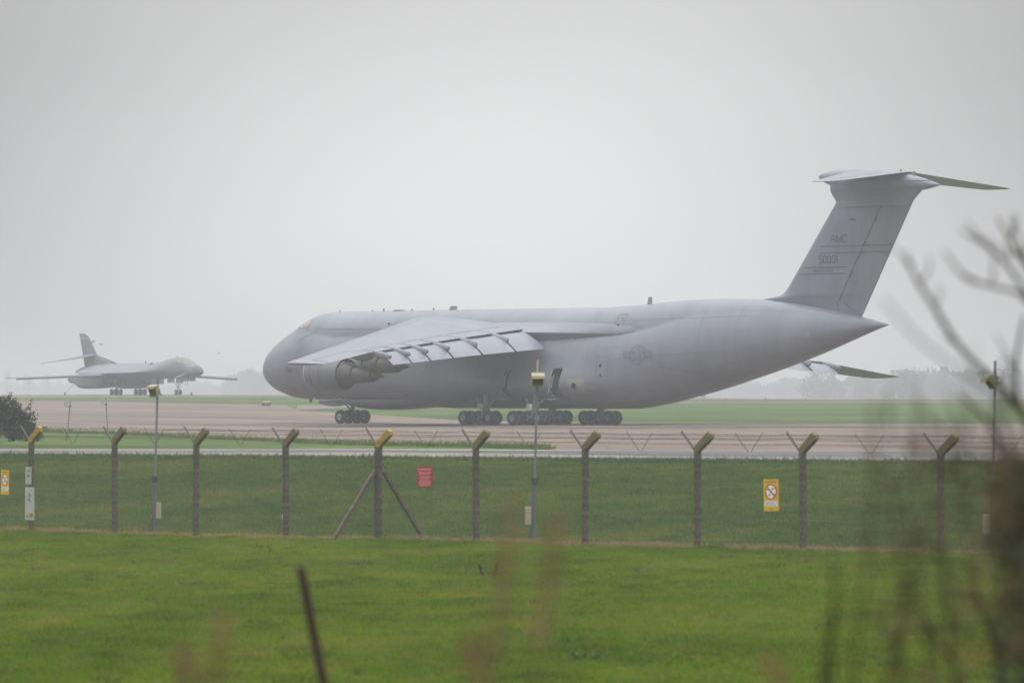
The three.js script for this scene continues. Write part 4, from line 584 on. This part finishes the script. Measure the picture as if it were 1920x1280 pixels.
function barbed(L, sag, seed) { const rr = mulberry(seed), n = 10, pts = []; for (let k = 0; k <= n; k++) { const t = k / n; pts.push(V(L * t, -sag * 4 * t * (1 - t), 0)); } const gs = [tube(pts, 0.0026, 4, false)]; for (let x = 0.08 * rr(); x < L; x += 0.1 + 0.02 * rr()) { const t = x / L, y = -sag * 4 * t * (1 - t); for (let q = 0; q < 2; q++) { const a = rr() * 6.28, v = V(0.4 * (rr() - 0.5), Math.cos(a), Math.sin(a)).multiplyScalar(0.018); const p = V(x + q * 0.012, y, 0); gs.push(tube([p.clone().sub(v), p.clone().add(v)], 0.0035, 3, false)); } } return join(gs); }
for (let i = 0; i < posts.length - 1; i++) {
  const a = posts[i], b = posts[i + 1], L = Math.hypot(b.x - a.x, b.d - a.d), ang = Math.atan2(-(b.d - a.d) * -1, b.x - a.x);
  const place = (m, side, h) => { m.position.set(a.x + outV.x * side, a.y + h, -a.d + outV.z * side); m.rotation.y = Math.atan2(-( -b.d + a.d), b.x - a.x); m.rotation.z = Math.atan2(b.y - a.y, L); return m; };
  const net = place(part('netting_panel', netting(L, 2.42, 0.074, 0.0016), M.wire, fence), -0.115, 0.03);
  part('line_wire', [0.02, 0.8, 1.6, 2.38, 2.42].map((h) => tube([V(0, h, -0.008), V(L / 2, h - 0.012, -0.008), V(L, h, -0.008)], 0.003, 4, false)), M.wire, net);
  [[-0.25, H1 + 0.18], [-0.4, H1 + 0.32], [-0.54, H1 + 0.45], [0.2, H1 + 0.2], [0.34, H1 + 0.33], [0.46, H1 + 0.45]].forEach(([s, h], k) => place(part('barbed_wire', barbed(L, 0.02 + 0.015 * (k % 3), i * 10 + k), M.darkWire, fence), s, h));
  const mid = place(new THREE.Group(), 0, 0); // wire spreader half way along the bay
  const mx = (a.x + b.x) / 2, mz = -(a.d + b.d) / 2, my = (a.y + b.y) / 2;
  const sp = part('wire_spreader', [strut(V(-0.04, H1 - 0.02, 0), V(-0.55, H1 + 0.46, 0), 0.011, 5), strut(V(0.04, H1 - 0.02, 0), V(0.48, H1 + 0.46, 0), 0.007, 5)], M.rustArm, fence); sp.position.set(mx, my, mz); sp.rotation.y = fYaw;
}
// ------------------------------------------------------------------ signs on the fence
function canvasTex(w, h, draw) { const c = document.createElement('canvas'); c.width = w; c.height = h; const g = c.getContext('2d'); draw(g, w, h); const t = new THREE.CanvasTexture(c); t.colorSpace = THREE.SRGBColorSpace; t.magFilter = THREE.LinearFilter; return t; }
const plane = (w, h) => new THREE.PlaneGeometry(w, h);
const onFence = (px, py, off = -0.13) => { const d0 = fenceAt(px)[1], [x, d] = fenceAt(px - off * outV.x * F / d0); const y = EYE + (HORIZON - py) * d / F; return [x + outV.x * off, y, -d + outV.z * off]; };
const faceYaw = Math.atan2(-outV.x, -outV.z);              // board turned square to the fence, facing the camera side
function board(name, label, group, px, py, w, h, tex, edge, off, tilt = 0) {
  const s = thing(name, label, 'sign', onFence(px, py, off), faceYaw, group); s.rotation.z = tilt;
  part('board', bevelBox(w, h, 0.012, 0.004, 0, 0, 0), edge, s);
  const f = part('printed_face', plane(w - 0.012, h - 0.012), new THREE.MeshStandardMaterial({ map: tex, roughness: 0.55 }), s); f.position.z = 0.0085;
  return s;
}
const droneSign = canvasTex(256, 512, (g, w, h) => {
  g.fillStyle = '#d9a90f'; g.fillRect(0, 0, w, h);
  g.fillStyle = '#5a4a12'; for (const [x, l] of [[30, 34], [72, 58], [138, 46], [192, 34]]) g.fillRect(x, 28, l, 18);
  g.fillStyle = '#eceae6'; g.beginPath(); g.ellipse(w / 2, 200, 92, 118, 0, 0, 7); g.fill();
  g.strokeStyle = '#555b5e'; g.fillStyle = '#555b5e'; g.lineWidth = 9; for (const [x, y] of [[80, 165], [165, 150], [100, 255], [178, 240]]) { g.beginPath(); g.ellipse(x, y, 20, 9, 0.3, 0, 7); g.stroke(); g.beginPath(); g.moveTo(x, y); g.lineTo(128, 200); g.stroke(); } g.fillRect(108, 186, 40, 28);
  g.strokeStyle = '#a3262b'; g.lineWidth = 20; g.beginPath(); g.ellipse(w / 2, 200, 92, 118, 0, 0, 7); g.stroke(); g.beginPath(); g.moveTo(66, 115); g.lineTo(192, 288); g.stroke();
  g.fillStyle = '#dcdce0'; g.fillRect(14, 348, w - 28, 84); g.fillStyle = '#8f8f9c'; for (let k = 0; k < 5; k++) g.fillRect(30, 362 + k * 13, w - 60 - (k % 3) * 22, 6);
  g.fillStyle = '#8a6f14'; g.fillRect(96, 478, 64, 12);
});
const redSign = canvasTex(256, 320, (g, w, h) => {
  g.fillStyle = '#a8202c'; g.fillRect(0, 0, w, h); g.textAlign = 'center'; g.fillStyle = '#e2c9c9'; g.font = 'bold 32px sans-serif'; g.fillText('Prohibited Area', w / 2, 52);
  g.fillStyle = '#d9aeb0'; [[80, 200], [98, 190], [116, 170], [146, 140], [164, 200], [182, 150], [206, 150], [224, 190], [242, 200], [260, 196], [278, 190], [294, 180]].forEach(([y, l]) => { for (let x = w / 2 - l / 2; x < w / 2 + l / 2; x += 22) g.fillRect(x, y, 17, 8); });
});
const dogSign = canvasTex(128, 384, (g, w, h) => {
  g.fillStyle = '#c9cdcc'; g.fillRect(0, 0, w, h); g.fillStyle = '#15171a';
  g.beginPath(); g.moveTo(56, 52); g.lineTo(64, 70); g.lineTo(78, 96); g.lineTo(74, 112); g.lineTo(56, 100); g.lineTo(54, 80); g.closePath(); g.fill();
  g.lineWidth = 9; g.strokeStyle = '#1d2024'; g.beginPath(); g.moveTo(58, 122); g.lineTo(50, 158); g.moveTo(58, 128); g.lineTo(76, 176); g.stroke();
  g.fillStyle = '#6b5a48'; g.beginPath(); g.moveTo(30, 306); g.lineTo(44, 358); g.lineTo(18, 358); g.closePath(); g.fill(); g.fillStyle = '#c08e14'; g.fillRect(60, 302, 54, 56); g.fillStyle = '#6a4d0c'; g.fillRect(68, 314, 38, 8); g.fillRect(68, 334, 38, 8);
});
const smallSign = canvasTex(128, 320, (g, w, h) => { g.fillStyle = '#c4c5be'; g.fillRect(0, 0, w, h); g.fillStyle = '#34373a'; g.fillRect(44, 56, 44, 14); g.fillRect(56, 78, 30, 22); g.fillRect(34, 146, 66, 16); g.fillRect(44, 168, 44, 18); });
const yellowEdge = std(0.6, 0.4, 0.04, 0.6), redEdge = std(0.3, 0.03, 0.04, 0.6), whiteEdge = std(0.5, 0.5, 0.48, 0.6);
board('drone_sign', 'yellow no drone sign at the left end of the fence', 'yellow no drone signs', 9.5, 904, 0.44, 0.755, droneSign, yellowEdge, -0.16);
board('drone_sign', 'yellow no drone sign on the right hand stretch of the fence', 'yellow no drone signs', 1446, 928, 0.56, 0.8, droneSign, yellowEdge, -0.16, 0.02);
board('prohibited_sign', 'red warning sign with white text beside the braced post', undefined, 796.5, 893.5, 0.68, 0.56, redSign, redEdge, -0.16, 0.02);
board('dog_sign', 'tall white sign with a running figure on the left fence post', undefined, 55.5, 944, 0.5, 1.0, dogSign, whiteEdge, -0.085);
board('notice_sign', 'small white notice above the running figure sign', undefined, 53, 891.5, 0.32, 0.53, smallSign, whiteEdge, -0.085);
// ------------------------------------------------------------------ floodlight poles
const lampYellow = std(0.31, 0.295, 0.2, 0.7), lampFace = std(0.15, 0.125, 0.035, 0.5), boxCream = std(0.42, 0.37, 0.27, 0.7);
function floodPole(label, px, pyBase, pxTop, pyTop, headPy, yaw, pitch, behind, boxSide, spike = 0) {
  const [fx, fd] = fenceAt(px), d = fd + behind, x = (px - 960) / F * d, y = ground(x, d), t = thing('floodlight_pole', label, 'light pole', [x, y, -d], 0, 'perimeter floodlight poles');
  const s = F / d, H = EYE + (HORIZON - pyTop) / s - y, lean = (pxTop - px) / s, hh = EYE + (HORIZON - headPy) / s - y, split = Math.min(1.65, H * 0.38);
  const P = (h) => V(lean * h / H, h, 0);
  part('lower_pole', [strut(P(-0.2), P(split), 0.058, 12), cyl(0.1, 0.13, 0.12, 0, 0.05, 0, 12)], M.galvDark ??= std(0.13, 0.14, 0.16, 0.6, { metalness: 0.3 }), t);
  part('clamp', [cyl(0.085, 0.085, 0.18, P(split).x, split, 0, 12), box(0.22, 0.07, 0.05, P(split).x, split + 0.02, 0.05)], std(0.05, 0.045, 0.045, 0.8), t);
  part('upper_pole', strut(P(split), P(hh - 0.05), 0.032, 12), M.galv, t);
  part('pole_tip', strut(P(hh - 0.05), P(H), spike ? 0.03 : 0.036, 10), spike ? boxCream : M.galv, t);
  const head = new THREE.Group(); head.name = 'floodlight'; head.position.copy(P(hh)); head.rotation.set(pitch, yaw, 0, 'YXZ'); t.add(head);
  const hood = new THREE.Shape(); hood.moveTo(-0.15, -0.12); hood.lineTo(0.15, -0.17); hood.lineTo(0.15, 0.1); hood.lineTo(-0.12, 0.14); hood.closePath();
  part('housing', [bevelBox(0.33, 0.3, 0.17, 0.02, 0, 0, 0.14), box(0.35, 0.03, 0.2, 0, 0.155, 0.16)], lampYellow, head);
  part('glass', [box(0.27, 0.2, 0.01, 0, -0.02, 0.235)], lampFace, head); part('visor', [box(0.33, 0.02, 0.1, 0, 0.13, 0.27), box(0.33, 0.05, 0.03, 0, -0.14, 0.235)], lampYellow, head); part('bracket', [box(0.06, 0.08, 0.18, 0, -0.05, 0.03), strut(V(0.18, -0.02, 0.12), V(0.1, -0.2, 0.0), 0.015)], M.galv, head);
  if (boxSide) part('junction_box', bevelBox(0.17, 0.48, 0.12, 0.015, boxSide * 0.14, 0.72, boxSide > 0 ? -0.05 : 0.02), boxCream, t);
  part('conduit', tube(curve([V(-0.05, 0.5, 0.05), V(-0.1, 0.25, 0.06), V(-0.13, 0.0, 0.06)], 8), 0.03, 6), M.darkWire, t);
}
floodPole('floodlight pole at the left between the second and third fence posts', 287, 997, 295.5, 708, 729.5, -0.75, 0.35, 1.4, 1);
floodPole('floodlight pole in front of the transport main wheels', 1000, 1016, 1008, 674, 707, 0.1, 0.5, 1.4, -1, 1);
floodPole('floodlight pole at the right edge beside the dark shrub', 1860, 1032, 1867, 676, 707, -1.25, 0.75, 1.4, -1);
for (const [px0, py0, px1, py1, head, lab, s] of [[125, 826, 131, 751, 758, 'thin pole with a white floodlight nearest the bush', 1], [202, 818, 197.5, 745, 755, 'thin pole with a white floodlight below the bomber main wheels', 1]]) {
  const g = groundAt(px0, py0), d = g[1], k = F / d, y = ground(g[0], d), t = thing('apron_light_pole', lab, 'light pole', [g[0], y, -d], 0, 'thin floodlight poles on the grass'), H = EYE + (HORIZON - py1) / k - y, hh = EYE + (HORIZON - head) / k - y, lean = (px1 - px0) / k;
  part('pole', [strut(V(0, -0.1, 0), V(lean, H, 0), 0.032, 8), box(0.12, 0.25, 0.1, -0.05, 0.12, 0)], M.galv, t);
  const hm = part('floodlight', [bevelBox(0.3, 0.22, 0.16, 0.03, lean * hh / H - 0.17, hh, 0.08)], M.strutWhite, t); part('visor', [box(0.34, 0.03, 0.22, lean * hh / H - 0.18, hh + 0.13, 0.1, 0, 0, 0.2)], M.strutWhite, hm); part('bracket', [box(0.12, 0.1, 0.08, lean * hh / H, hh - 0.1, 0)], M.mark, hm);
}
// ------------------------------------------------------------------ grass, as real blades
function bladeTuft(n, h, spread, seed, lean = 0.5, w = 0.006) {
  const r = mulberry(seed), pos = [];
  for (let k = 0; k < n; k++) { const a = r() * 6.283, q = spread * Math.sqrt(r()), x = q * Math.cos(a), z = q * Math.sin(a), hh = h * (0.5 + 0.7 * r()), l = lean * hh * (r() + 0.2), b = r() * 6.283, dx = Math.cos(b) * w, dz = Math.sin(b) * w, mx = x + l * 0.4 * Math.cos(a), mz = z + l * 0.4 * Math.sin(a), tx = x + l * 1.2 * Math.cos(a), tz = z + l * 1.2 * Math.sin(a), m = 0.6 * hh;
    pos.push(x - dx, -0.01, z - dz, x + dx, -0.01, z + dz, mx + dx * 0.8, m, mz + dz * 0.8, x - dx, -0.01, z - dz, mx + dx * 0.8, m, mz + dz * 0.8, mx - dx * 0.8, m, mz - dz * 0.8, mx - dx * 0.8, m, mz - dz * 0.8, mx + dx * 0.8, m, mz + dz * 0.8, tx, hh, tz); }
  const g = new THREE.BufferGeometry(); g.setAttribute('position', new THREE.Float32BufferAttribute(pos, 3)); g.computeVertexNormals(); return g;
}
const grassLeaf = new THREE.MeshPhysicalMaterial({ color: 0xffffff, roughness: 0.95, specularIntensity: 0.15, transmission: 0.4, thickness: 0, side: THREE.DoubleSide });
function meadow(name, label, geo, count, seed, where, scaleOf, colorOf, category = 'grass') {
  const r = mulberry(seed), list = []; let guard = 0;
  while (list.length < count && guard++ < count * 6) { const p = where(r); if (p) list.push(p); }
  const im = new THREE.InstancedMesh(geo, grassLeaf, list.length), m = new THREE.Matrix4(), q = new THREE.Quaternion(), e = new THREE.Euler(), c = new THREE.Color();
  list.forEach(([x, d], i) => { const s = scaleOf(r, x, d); e.set(0, r() * 6.283, 0); q.setFromEuler(e); m.compose(V(x, ground(x, d), -d), q, V(s, s * (0.75 + 0.5 * r()), s)); im.setMatrixAt(i, m); const k = colorOf(r, x, d); c.setRGB(...k); im.setColorAt(i, c); });
  im.name = numbered(name); im.castShadow = im.receiveShadow = true; im.userData = { label, category, kind: 'stuff' }; scene.add(im); return im;
}
const inView = (x, d, m = 6) => Math.abs(x) < 0.107 * d + m;
const patchN = (x, d) => fbm(x * 0.22, d * 0.13, 4.4, 3);
const patchS = (x, d) => fbm(x * 0.75, d * 0.34, 12.4, 3);
const meadowColor = (inside) => (r, x, d) => { const n = patchN(x, d), q = patchS(x, d), j = r(); let c = mixc(inside ? [0.062, 0.14, 0.014] : [0.1, 0.19, 0.003], inside ? [0.104, 0.182, 0.016] : [0.152, 0.245, 0.003], clamp(0.5 + 2 * n)); if (j < (inside ? 0.1 : 0.16) + 0.3 * clamp(n * 2 + 0.1) + (inside ? 0.25 * clamp(q * 4 - 0.3) : 0)) c = mixc(c, [0.23, 0.185, 0.07], 0.35 + 0.5 * r()); if (j > 0.93) c = c.map((v) => v * 0.6); if (q > 0.12) c = mixc(c, [c[0] * 1.25 + 0.012, c[1] * 1.02, c[2]], clamp((q - 0.12) * 4)); const k = (0.75 + 0.5 * r()) * (1 - 0.32 * clamp(-q * 3 - 0.2)); return c.map((v) => v * k); };
meadow('field_grass', 'short bright green grass of the field in front of the fence', bladeTuft(11, 0.075, 0.085, 1, 0.8), 215000, 21, (r) => { const d = 54 + Math.pow(r(), 0.8) * 104, x = (r() * 2 - 1) * (0.107 * d + 6); return d < dFence(x) + 0.4 ? [x, d] : null; }, (r, x, d) => 0.7 + 0.5 * r() + 0.5 * clamp(patchN(x + 30, d) * 2) + 0.5 * clamp(-patchS(x, d) * 3), meadowColor(false));
meadow('airfield_grass', 'darker green grass of the slope between the fence and the road', bladeTuft(9, 0.1, 0.13, 2, 0.8, 0.008), 115000, 22, (r) => { const x = (r() * 2 - 1) * 27, u = r(), d = lerp(dFence(x) + 0.3, dRoad(x) - 0.6, u); return inView(x, d) ? [x, d] : null; }, (r, x, d) => (0.8 + 0.6 * r()) * (dRoad(x) - d < 4 ? 1.5 : 1), meadowColor(true));
meadow('dry_verge', 'straw coloured dry grass along the foot of the fence', bladeTuft(12, 0.15, 0.12, 3, 0.9, 0.006), 9500, 23, (r) => { const x = -21 + 38 * r(), d = dFence(x) + (r() + r() + r() - 1.5) * 0.6 + 0.2; return inView(x, d) && fbm(x * 0.5, 3, 1, 3) + 0.22 > r() * 0.42 ? [x, d] : null; }, (r) => 0.5 + 0.9 * r() * r(), (r) => { const k = 0.7 + 0.6 * r(); return r() < 0.8 ? [0.36 * k, 0.27 * k, 0.14 * k] : [0.14 * k, 0.15 * k, 0.05 * k]; });
meadow('verge_grass', 'long grass fringe along the edge of the perimeter road and apron', bladeTuft(10, 0.28, 0.22, 4, 0.7, 0.012), 11000, 24, (r) => { const x = (r() * 2 - 1) * 29, d = dRoad(x) - 1.6 - 2.4 * r(); return inView(x, d) ? [x, d] : null; }, (r) => 0.35 + 0.75 * r() * r(), (r) => { const k = 0.7 + 0.5 * r(); return r() < 0.75 ? [0.05 * k, 0.1 * k, 0.03 * k] : [0.17 * k, 0.15 * k, 0.06 * k]; });
{ // ragged grass along the near edge of the apron
  const edge = linear([[-90, 803], [80, 808], [320, 817], [640, 832], [960, 838], [1030, 841.5]]);
  meadow('apron_verge', 'ragged tufts of grass along the near edge of the apron', bladeTuft(9, 0.22, 0.3, 6, 0.7, 0.02), 2200, 26, (r) => { const px = -60 + 1090 * r(), g = groundAt(px, edge(px) + 0.4 + 2.6 * r() * r()); return g; }, (r) => 0.4 + 1.1 * r() * r(), (r) => { const k = 0.7 + 0.5 * r(); return r() < 0.8 ? [0.085 * k, 0.17 * k, 0.02 * k] : [0.24 * k, 0.2 * k, 0.08 * k]; });
  meadow('dead_stalks', 'thin scattered straw stalks standing in the near field', bladeTuft(5, 0.17, 0.1, 7, 0.5, 0.003), 2600, 27, (r) => { const d = 60 + 85 * r(), x = (r() * 2 - 1) * (0.107 * d + 5); return d < dFence(x) && patchS(x + 9, d) > 0.02 ? [x, d] : null; }, (r) => 0.5 + 0.7 * r(), (r) => { const k = 0.6 + 0.6 * r(); return [0.26 * k, 0.2 * k, 0.09 * k]; });
}
meadow('coarse_tufts', 'coarse taller tufts scattered through the near field', bladeTuft(26, 0.17, 0.15, 8, 0.9, 0.007), 620, 28, (r) => { const d = 60 + 85 * r(), x = (r() * 2 - 1) * (0.107 * d + 5); return d < dFence(x) - 0.5 && patchS(x + 60, d) > 0.06 ? [x, d] : null; }, (r) => 0.5 + 0.9 * r() * r(), (r) => { const k = 0.6 + 0.6 * r(); return r() < 0.6 ? [0.06 * k, 0.125 * k, 0.01 * k] : [0.2 * k, 0.16 * k, 0.05 * k]; });
// dock stems, molehill and clumps in the field
{
  const brown = std(0.075, 0.035, 0.02, 0.9), r = mulberry(77);
  for (const [px, py, h, lab] of [[905, 1086, 0.32, 'rusty dead dock stalk standing in the middle of the field, left of a pair'], [925, 1088, 0.36, 'rusty dead dock stalk standing in the middle of the field, right of a pair']]) {
    const g = groundAt(px, py), t = thing('dock_stalk', lab, 'plant', [g[0], ground(...g) - 0.02, -g[1]], r() * 6);
    part('stem', [tube(curve([V(0, 0, 0), V(0.03, h * 0.5, 0.01), V(0.08, h, 0)], 8), 0.008, 5), tube([V(0.02, h * 0.3, 0), V(-0.08, h * 0.75, 0.02)], 0.006, 4)], brown, t); part('seed_head', leafMass(160, 7 + px, (q) => { const k = q(); return V(0.03 + 0.05 * k + (q() - 0.5) * 0.05, h * (0.4 + 0.65 * k), (q() - 0.5) * 0.05); }, 0.03), brown, t);
  }
  const clumps = [[1040, 1106, 0.34, 'brown tussock of dead grass in the middle of the field', 1], [1503, 1057, 0.3, 'brown tussock of dead grass right of the yellow drone sign', 1], [1363, 1050, 0.2, 'low tussock of darker grass below the yellow drone sign', 0], [75, 1072, 0.26, 'dark green tussock at the left of the field', 0], [243, 1086, 0.26, 'dark green tussock left of the leaning stake, the farther of two', 0], [355, 1098, 0.22, 'brownish tussock left of the leaning stake', 1], [318, 1060, 0.2, 'straw tipped tussock near the foot of the left floodlight pole', 1], [675, 1062, 0.24, 'flat dark tussock in front of the braced fence post', 0], [1210, 1076, 0.24, 'flat dark tussock between the two right middle fence posts', 0], [500, 1172, 0.3, 'dark green tussock left of the stake base', 0], [1095, 1238, 0.28, 'bright dock leaves at the bottom of the field', 0]];
  clumps.forEach(([px, py, w, lab, brownish], k) => { const g = groundAt(px, py), t = thing('grass_tussock', lab, 'tussock', [g[0], ground(...g), -g[1]], k); const bright = px === 1095;
    part('blades', bladeTuft(bright ? 40 : 90, bright ? 0.12 : 0.13, w, 100 + k, 0.9, bright ? 0.03 : 0.007), brownish ? std(0.13, 0.09, 0.045, 0.9) : bright ? std(0.07, 0.17, 0.015, 0.8) : std(0.03, 0.065, 0.018, 0.9), t); part('dead_blades', bladeTuft(24, 0.16, w * 0.8, 200 + k, 0.8), std(0.2, 0.16, 0.08, 0.9), t); });
}
// ------------------------------------------------------------------ close to the camera: stake, shrub, stems (out of focus)
{
  const d = 27, top = at(562, 1062, d), x0 = top.x + 0.2, g0 = ground(x0, d), t = thing('leaning_stake', 'leaning rust red metal stake near the camera', 'stake', [x0, g0, -d]);
  const a = V(0.05, -0.3, 0), b = V(top.x - x0, top.y - g0, 0), dirv = b.clone().sub(a); const bx = at(606, 1285, d); const low = V(bx.x - x0, bx.y - g0, 0), end = low.clone().add(low.clone().sub(b).multiplyScalar((low.y + 0.3) / (b.y - low.y)));
  part('shaft', [strut(end, b, 0.021, 4), tube([end.clone().add(V(0.02, 0, 0.02)), b.clone().add(V(0.02, -0.02, 0.02))], 0.014, 4)], std(0.05, 0.02, 0.02, 0.8, { metalness: 0.15 }), t);
}
{
  const bark = std(0.05, 0.038, 0.024, 0.9), barkDark = std(0.03, 0.022, 0.016, 0.9), lich = std(0.07, 0.058, 0.026, 0.9);
  const root = at(2010, 1000, 21); root.y = ground(root.x, 21);
  const t = thing('bare_shrub', 'blurred bare branched shrub close to the camera at the right edge', 'shrub', [root.x, root.y, root.z]);
  const loc = (px, py, d) => at(px, py, d).sub(root);
  const bough = (name, pts, r, mat) => part(name, tube(curve(pts, 30), (q) => r * (1 - 0.72 * q) + 0.0015, 7), mat, t);
  bough('trunk', [V(0, -0.1, 0), V(-0.02, 0.5, 0.02), loc(1990, 1000, 21.2), loc(1975, 880, 21.0), loc(1960, 820, 20.9)], 0.0875, barkDark);
  bough('branch', [loc(1960, 830, 20.9), loc(1912, 765, 20.3), loc(1868, 716, 19.7), loc(1800, 650, 19.1), loc(1752, 575, 18.7), loc(1715, 515, 18.4), loc(1700, 478, 18.3)], 0.0151, lich);
  bough('branch', [loc(1960, 830, 20.9), loc(1960, 700, 20.6), loc(1935, 575, 20.0), loc(1885, 492, 19.4), loc(1842, 455, 19.1), loc(1812, 436, 19.0)], 0.0114, bark);
  bough('branch', [loc(1955, 610, 20.3), loc(1915, 552, 19.4), loc(1860, 536, 18.8), loc(1805, 515, 18.4), loc(1772, 472, 18.3)], 0.0089, lich);
  bough('branch', [loc(1965, 640, 20.6), loc(1950, 540, 21.2), loc(1915, 482, 21.5), loc(1893, 448, 21.6), loc(1872, 408, 21.8)], 0.0151, lich);
  bough('branch', [loc(1950, 545, 21.2), loc(1918, 470, 21.2), loc(1903, 415, 21.2)], 0.0076, bark);
  bough('branch', [loc(1955, 830, 20.9), loc(1912, 760, 21.2), loc(1904, 700, 21.3), loc(1914, 630, 21.5), loc(1922, 590, 21.5)], 0.0151, barkDark);
  bough('branch', [loc(1930, 790, 17.4), loc(1850, 725, 15.2), loc(1770, 672, 13.8), loc(1712, 625, 13.0), loc(1655, 560, 12.6)], 0.0050, lich);
  bough('branch', [loc(1985, 1000, 21.2), loc(1900, 900, 20.3), loc(1860, 800, 19.7), loc(1800, 740, 19.1)], 0.0151, barkDark);
  { const rt = mulberry(19); for (const [px, py, d] of [[1868, 716, 19.7], [1800, 650, 19.1], [1752, 575, 18.7], [1885, 492, 19.4], [1842, 455, 19.1], [1860, 536, 18.9], [1915, 482, 21.4], [1893, 448, 21.6], [1904, 700, 21.3], [1725, 532, 18.5]]) for (let k = 0; k < 2; k++) { const p = loc(px, py, d), a = 1.2 + 1.6 * rt(), l = 0.07 + 0.13 * rt(), q = p.clone().add(V(l * Math.cos(a), l * Math.sin(a), 0.06 * (rt() - 0.5))); bough('side_twig', [p, p.clone().lerp(q, 0.5).add(V(0.012, -0.01, 0)), q], 0.0045, bark); } }
  // dark stems rising from the bottom edge
  for (const [px0, px1, py1, d, r] of [[1884, 1826, 1100, 17.5, 0.026], [1876, 1928, 1175, 17.5, 0.022], [1800, 1700, 1090, 15, 0.012], [1690, 1675, 900, 14.5, 0.011], [1745, 1690, 880, 13, 0.009], [1542, 1564, 1050, 14.5, 0.015], [1600, 1640, 760, 12.5, 0.009], [1790, 1745, 930, 14, 0.01], [1660, 1720, 1000, 13, 0.009], [1950, 1900, 960, 15, 0.03], [1920, 1868, 900, 15.5, 0.02], [1560, 1540, 1160, 13, 0.012]]) {
    const bot = loc(px0 + (px0 - px1) * 0.4, 1285 + (1285 - py1) * 0.1, d), foot = bot.clone(); foot.y = ground(root.x + bot.x, d) - root.y - 0.1; foot.x += (px0 - px1) * 0.0004;
    bough('stem', [foot, loc(px0, 1285, d), loc(lerp(px0, px1, 0.55) + 8, lerp(1285, py1, 0.5), d * 0.99), loc(px1, py1, d * 0.98)], r * 0.72, r > 0.015 ? barkDark : bark);
  }
  const r = mulberry(31), tw = [];
  for (let k = 0; k < 220; k++) { const px = 1560 + 380 * Math.pow(r(), 0.55), py = 780 + 480 * r(), d = 11 + 5 * r(), p = loc(px, py, d), q = p.clone().add(V((r() - 0.6) * 0.16, (r() + 0.1) * 0.22, (r() - 0.5) * 0.2)); tw.push(tube(curve([p, p.clone().lerp(q, 0.5).add(V(0.02 * (r() - 0.5), 0.01, 0)), q], 5), (s) => 0.0028 * (1 - 0.6 * s), 4, false)); }
  part('twigs', tw, bark, t);
  const foliage = (n, seed, fx, fy, d0, d1, size) => leafMass(n, seed, (q) => loc(fx(q()), fy(q()), lerp(d0, d1, q())), size);
  part('dark_leaves', join([foliage(1150, 51, (u) => 1868 + 130 * Math.pow(u, 0.8), (v) => 850 + 460 * v, 13, 17, 0.035), foliage(560, 53, (u) => 1838 + 120 * Math.pow(u, 0.6), (v) => 860 + 190 * v, 14, 17, 0.034)]), std(0.018, 0.026, 0.009, 0.9), t);
  part('dead_leaves', foliage(420, 52, (u) => 1600 + 330 * Math.pow(u, 0.6), (v) => 840 + 450 * v, 11.5, 15, 0.026), std(0.085, 0.05, 0.02, 0.9), t);
}
// tall dry stems in front of the field
{
  const straw = std(0.24, 0.15, 0.085, 0.9), brown = std(0.12, 0.085, 0.05, 0.9);
  let k = 0;
  for (const [px0, px1, top, d, head, lab] of [[925, 962, 940, 9.5, 1, 'blurred tall dry grass stem near the middle, left of a pair'], [1000, 1045, 955, 10, 1, 'blurred tall dry grass stem near the middle, right of a pair'], [905, 880, 1190, 9, 0.8, 'blurred pale dry stem at the bottom left of the middle pair'], [405, 415, 1140, 10, 0.6, 'blurred short dry stem left of the stake'], [1470, 1440, 1230, 10, 0.5, 'blurred low dry stem at the bottom, left of the shrub'], [355, 340, 1210, 9.5, 0.6, 'leftmost blurred low dry stem at the bottom']]) {
    const p0 = at(px0, 1290, d), foot = V(p0.x, ground(p0.x, d), -d), t = thing('dry_grass_stem', lab, 'plant', [foot.x, foot.y - 0.05, foot.z], 0, 'dry stems near the camera'), loc = (px, py) => at(px, py, d).sub(V(foot.x, foot.y - 0.05, foot.z)), r = mulberry(60 + k++);
    const tipP = loc(px1, top); part('stem', tube(curve([V(0, 0, 0), loc(px0, 1290), loc(lerp(px0, px1, 0.6), lerp(1290, top, 0.5)), tipP], 20), (q) => 0.0045 * (1 - 0.6 * q), 6), brown, t);
    part('seed_head', leafMass(Math.floor(230 * head), 90 + k, (q) => { const u = q(), py = lerp(1290, top, 0.15 + 0.85 * u), c = loc(lerp(px0, px1, 0.15 + 0.85 * u), py); return c.add(V((q() - 0.5) * 0.035, 0, (q() - 0.5) * 0.05)); }, 0.012), straw, t);
  }
}
scene.traverse((o) => { if (o.isMesh) { o.castShadow = true; o.receiveShadow = true; } });
renderer.render(scene, camera);
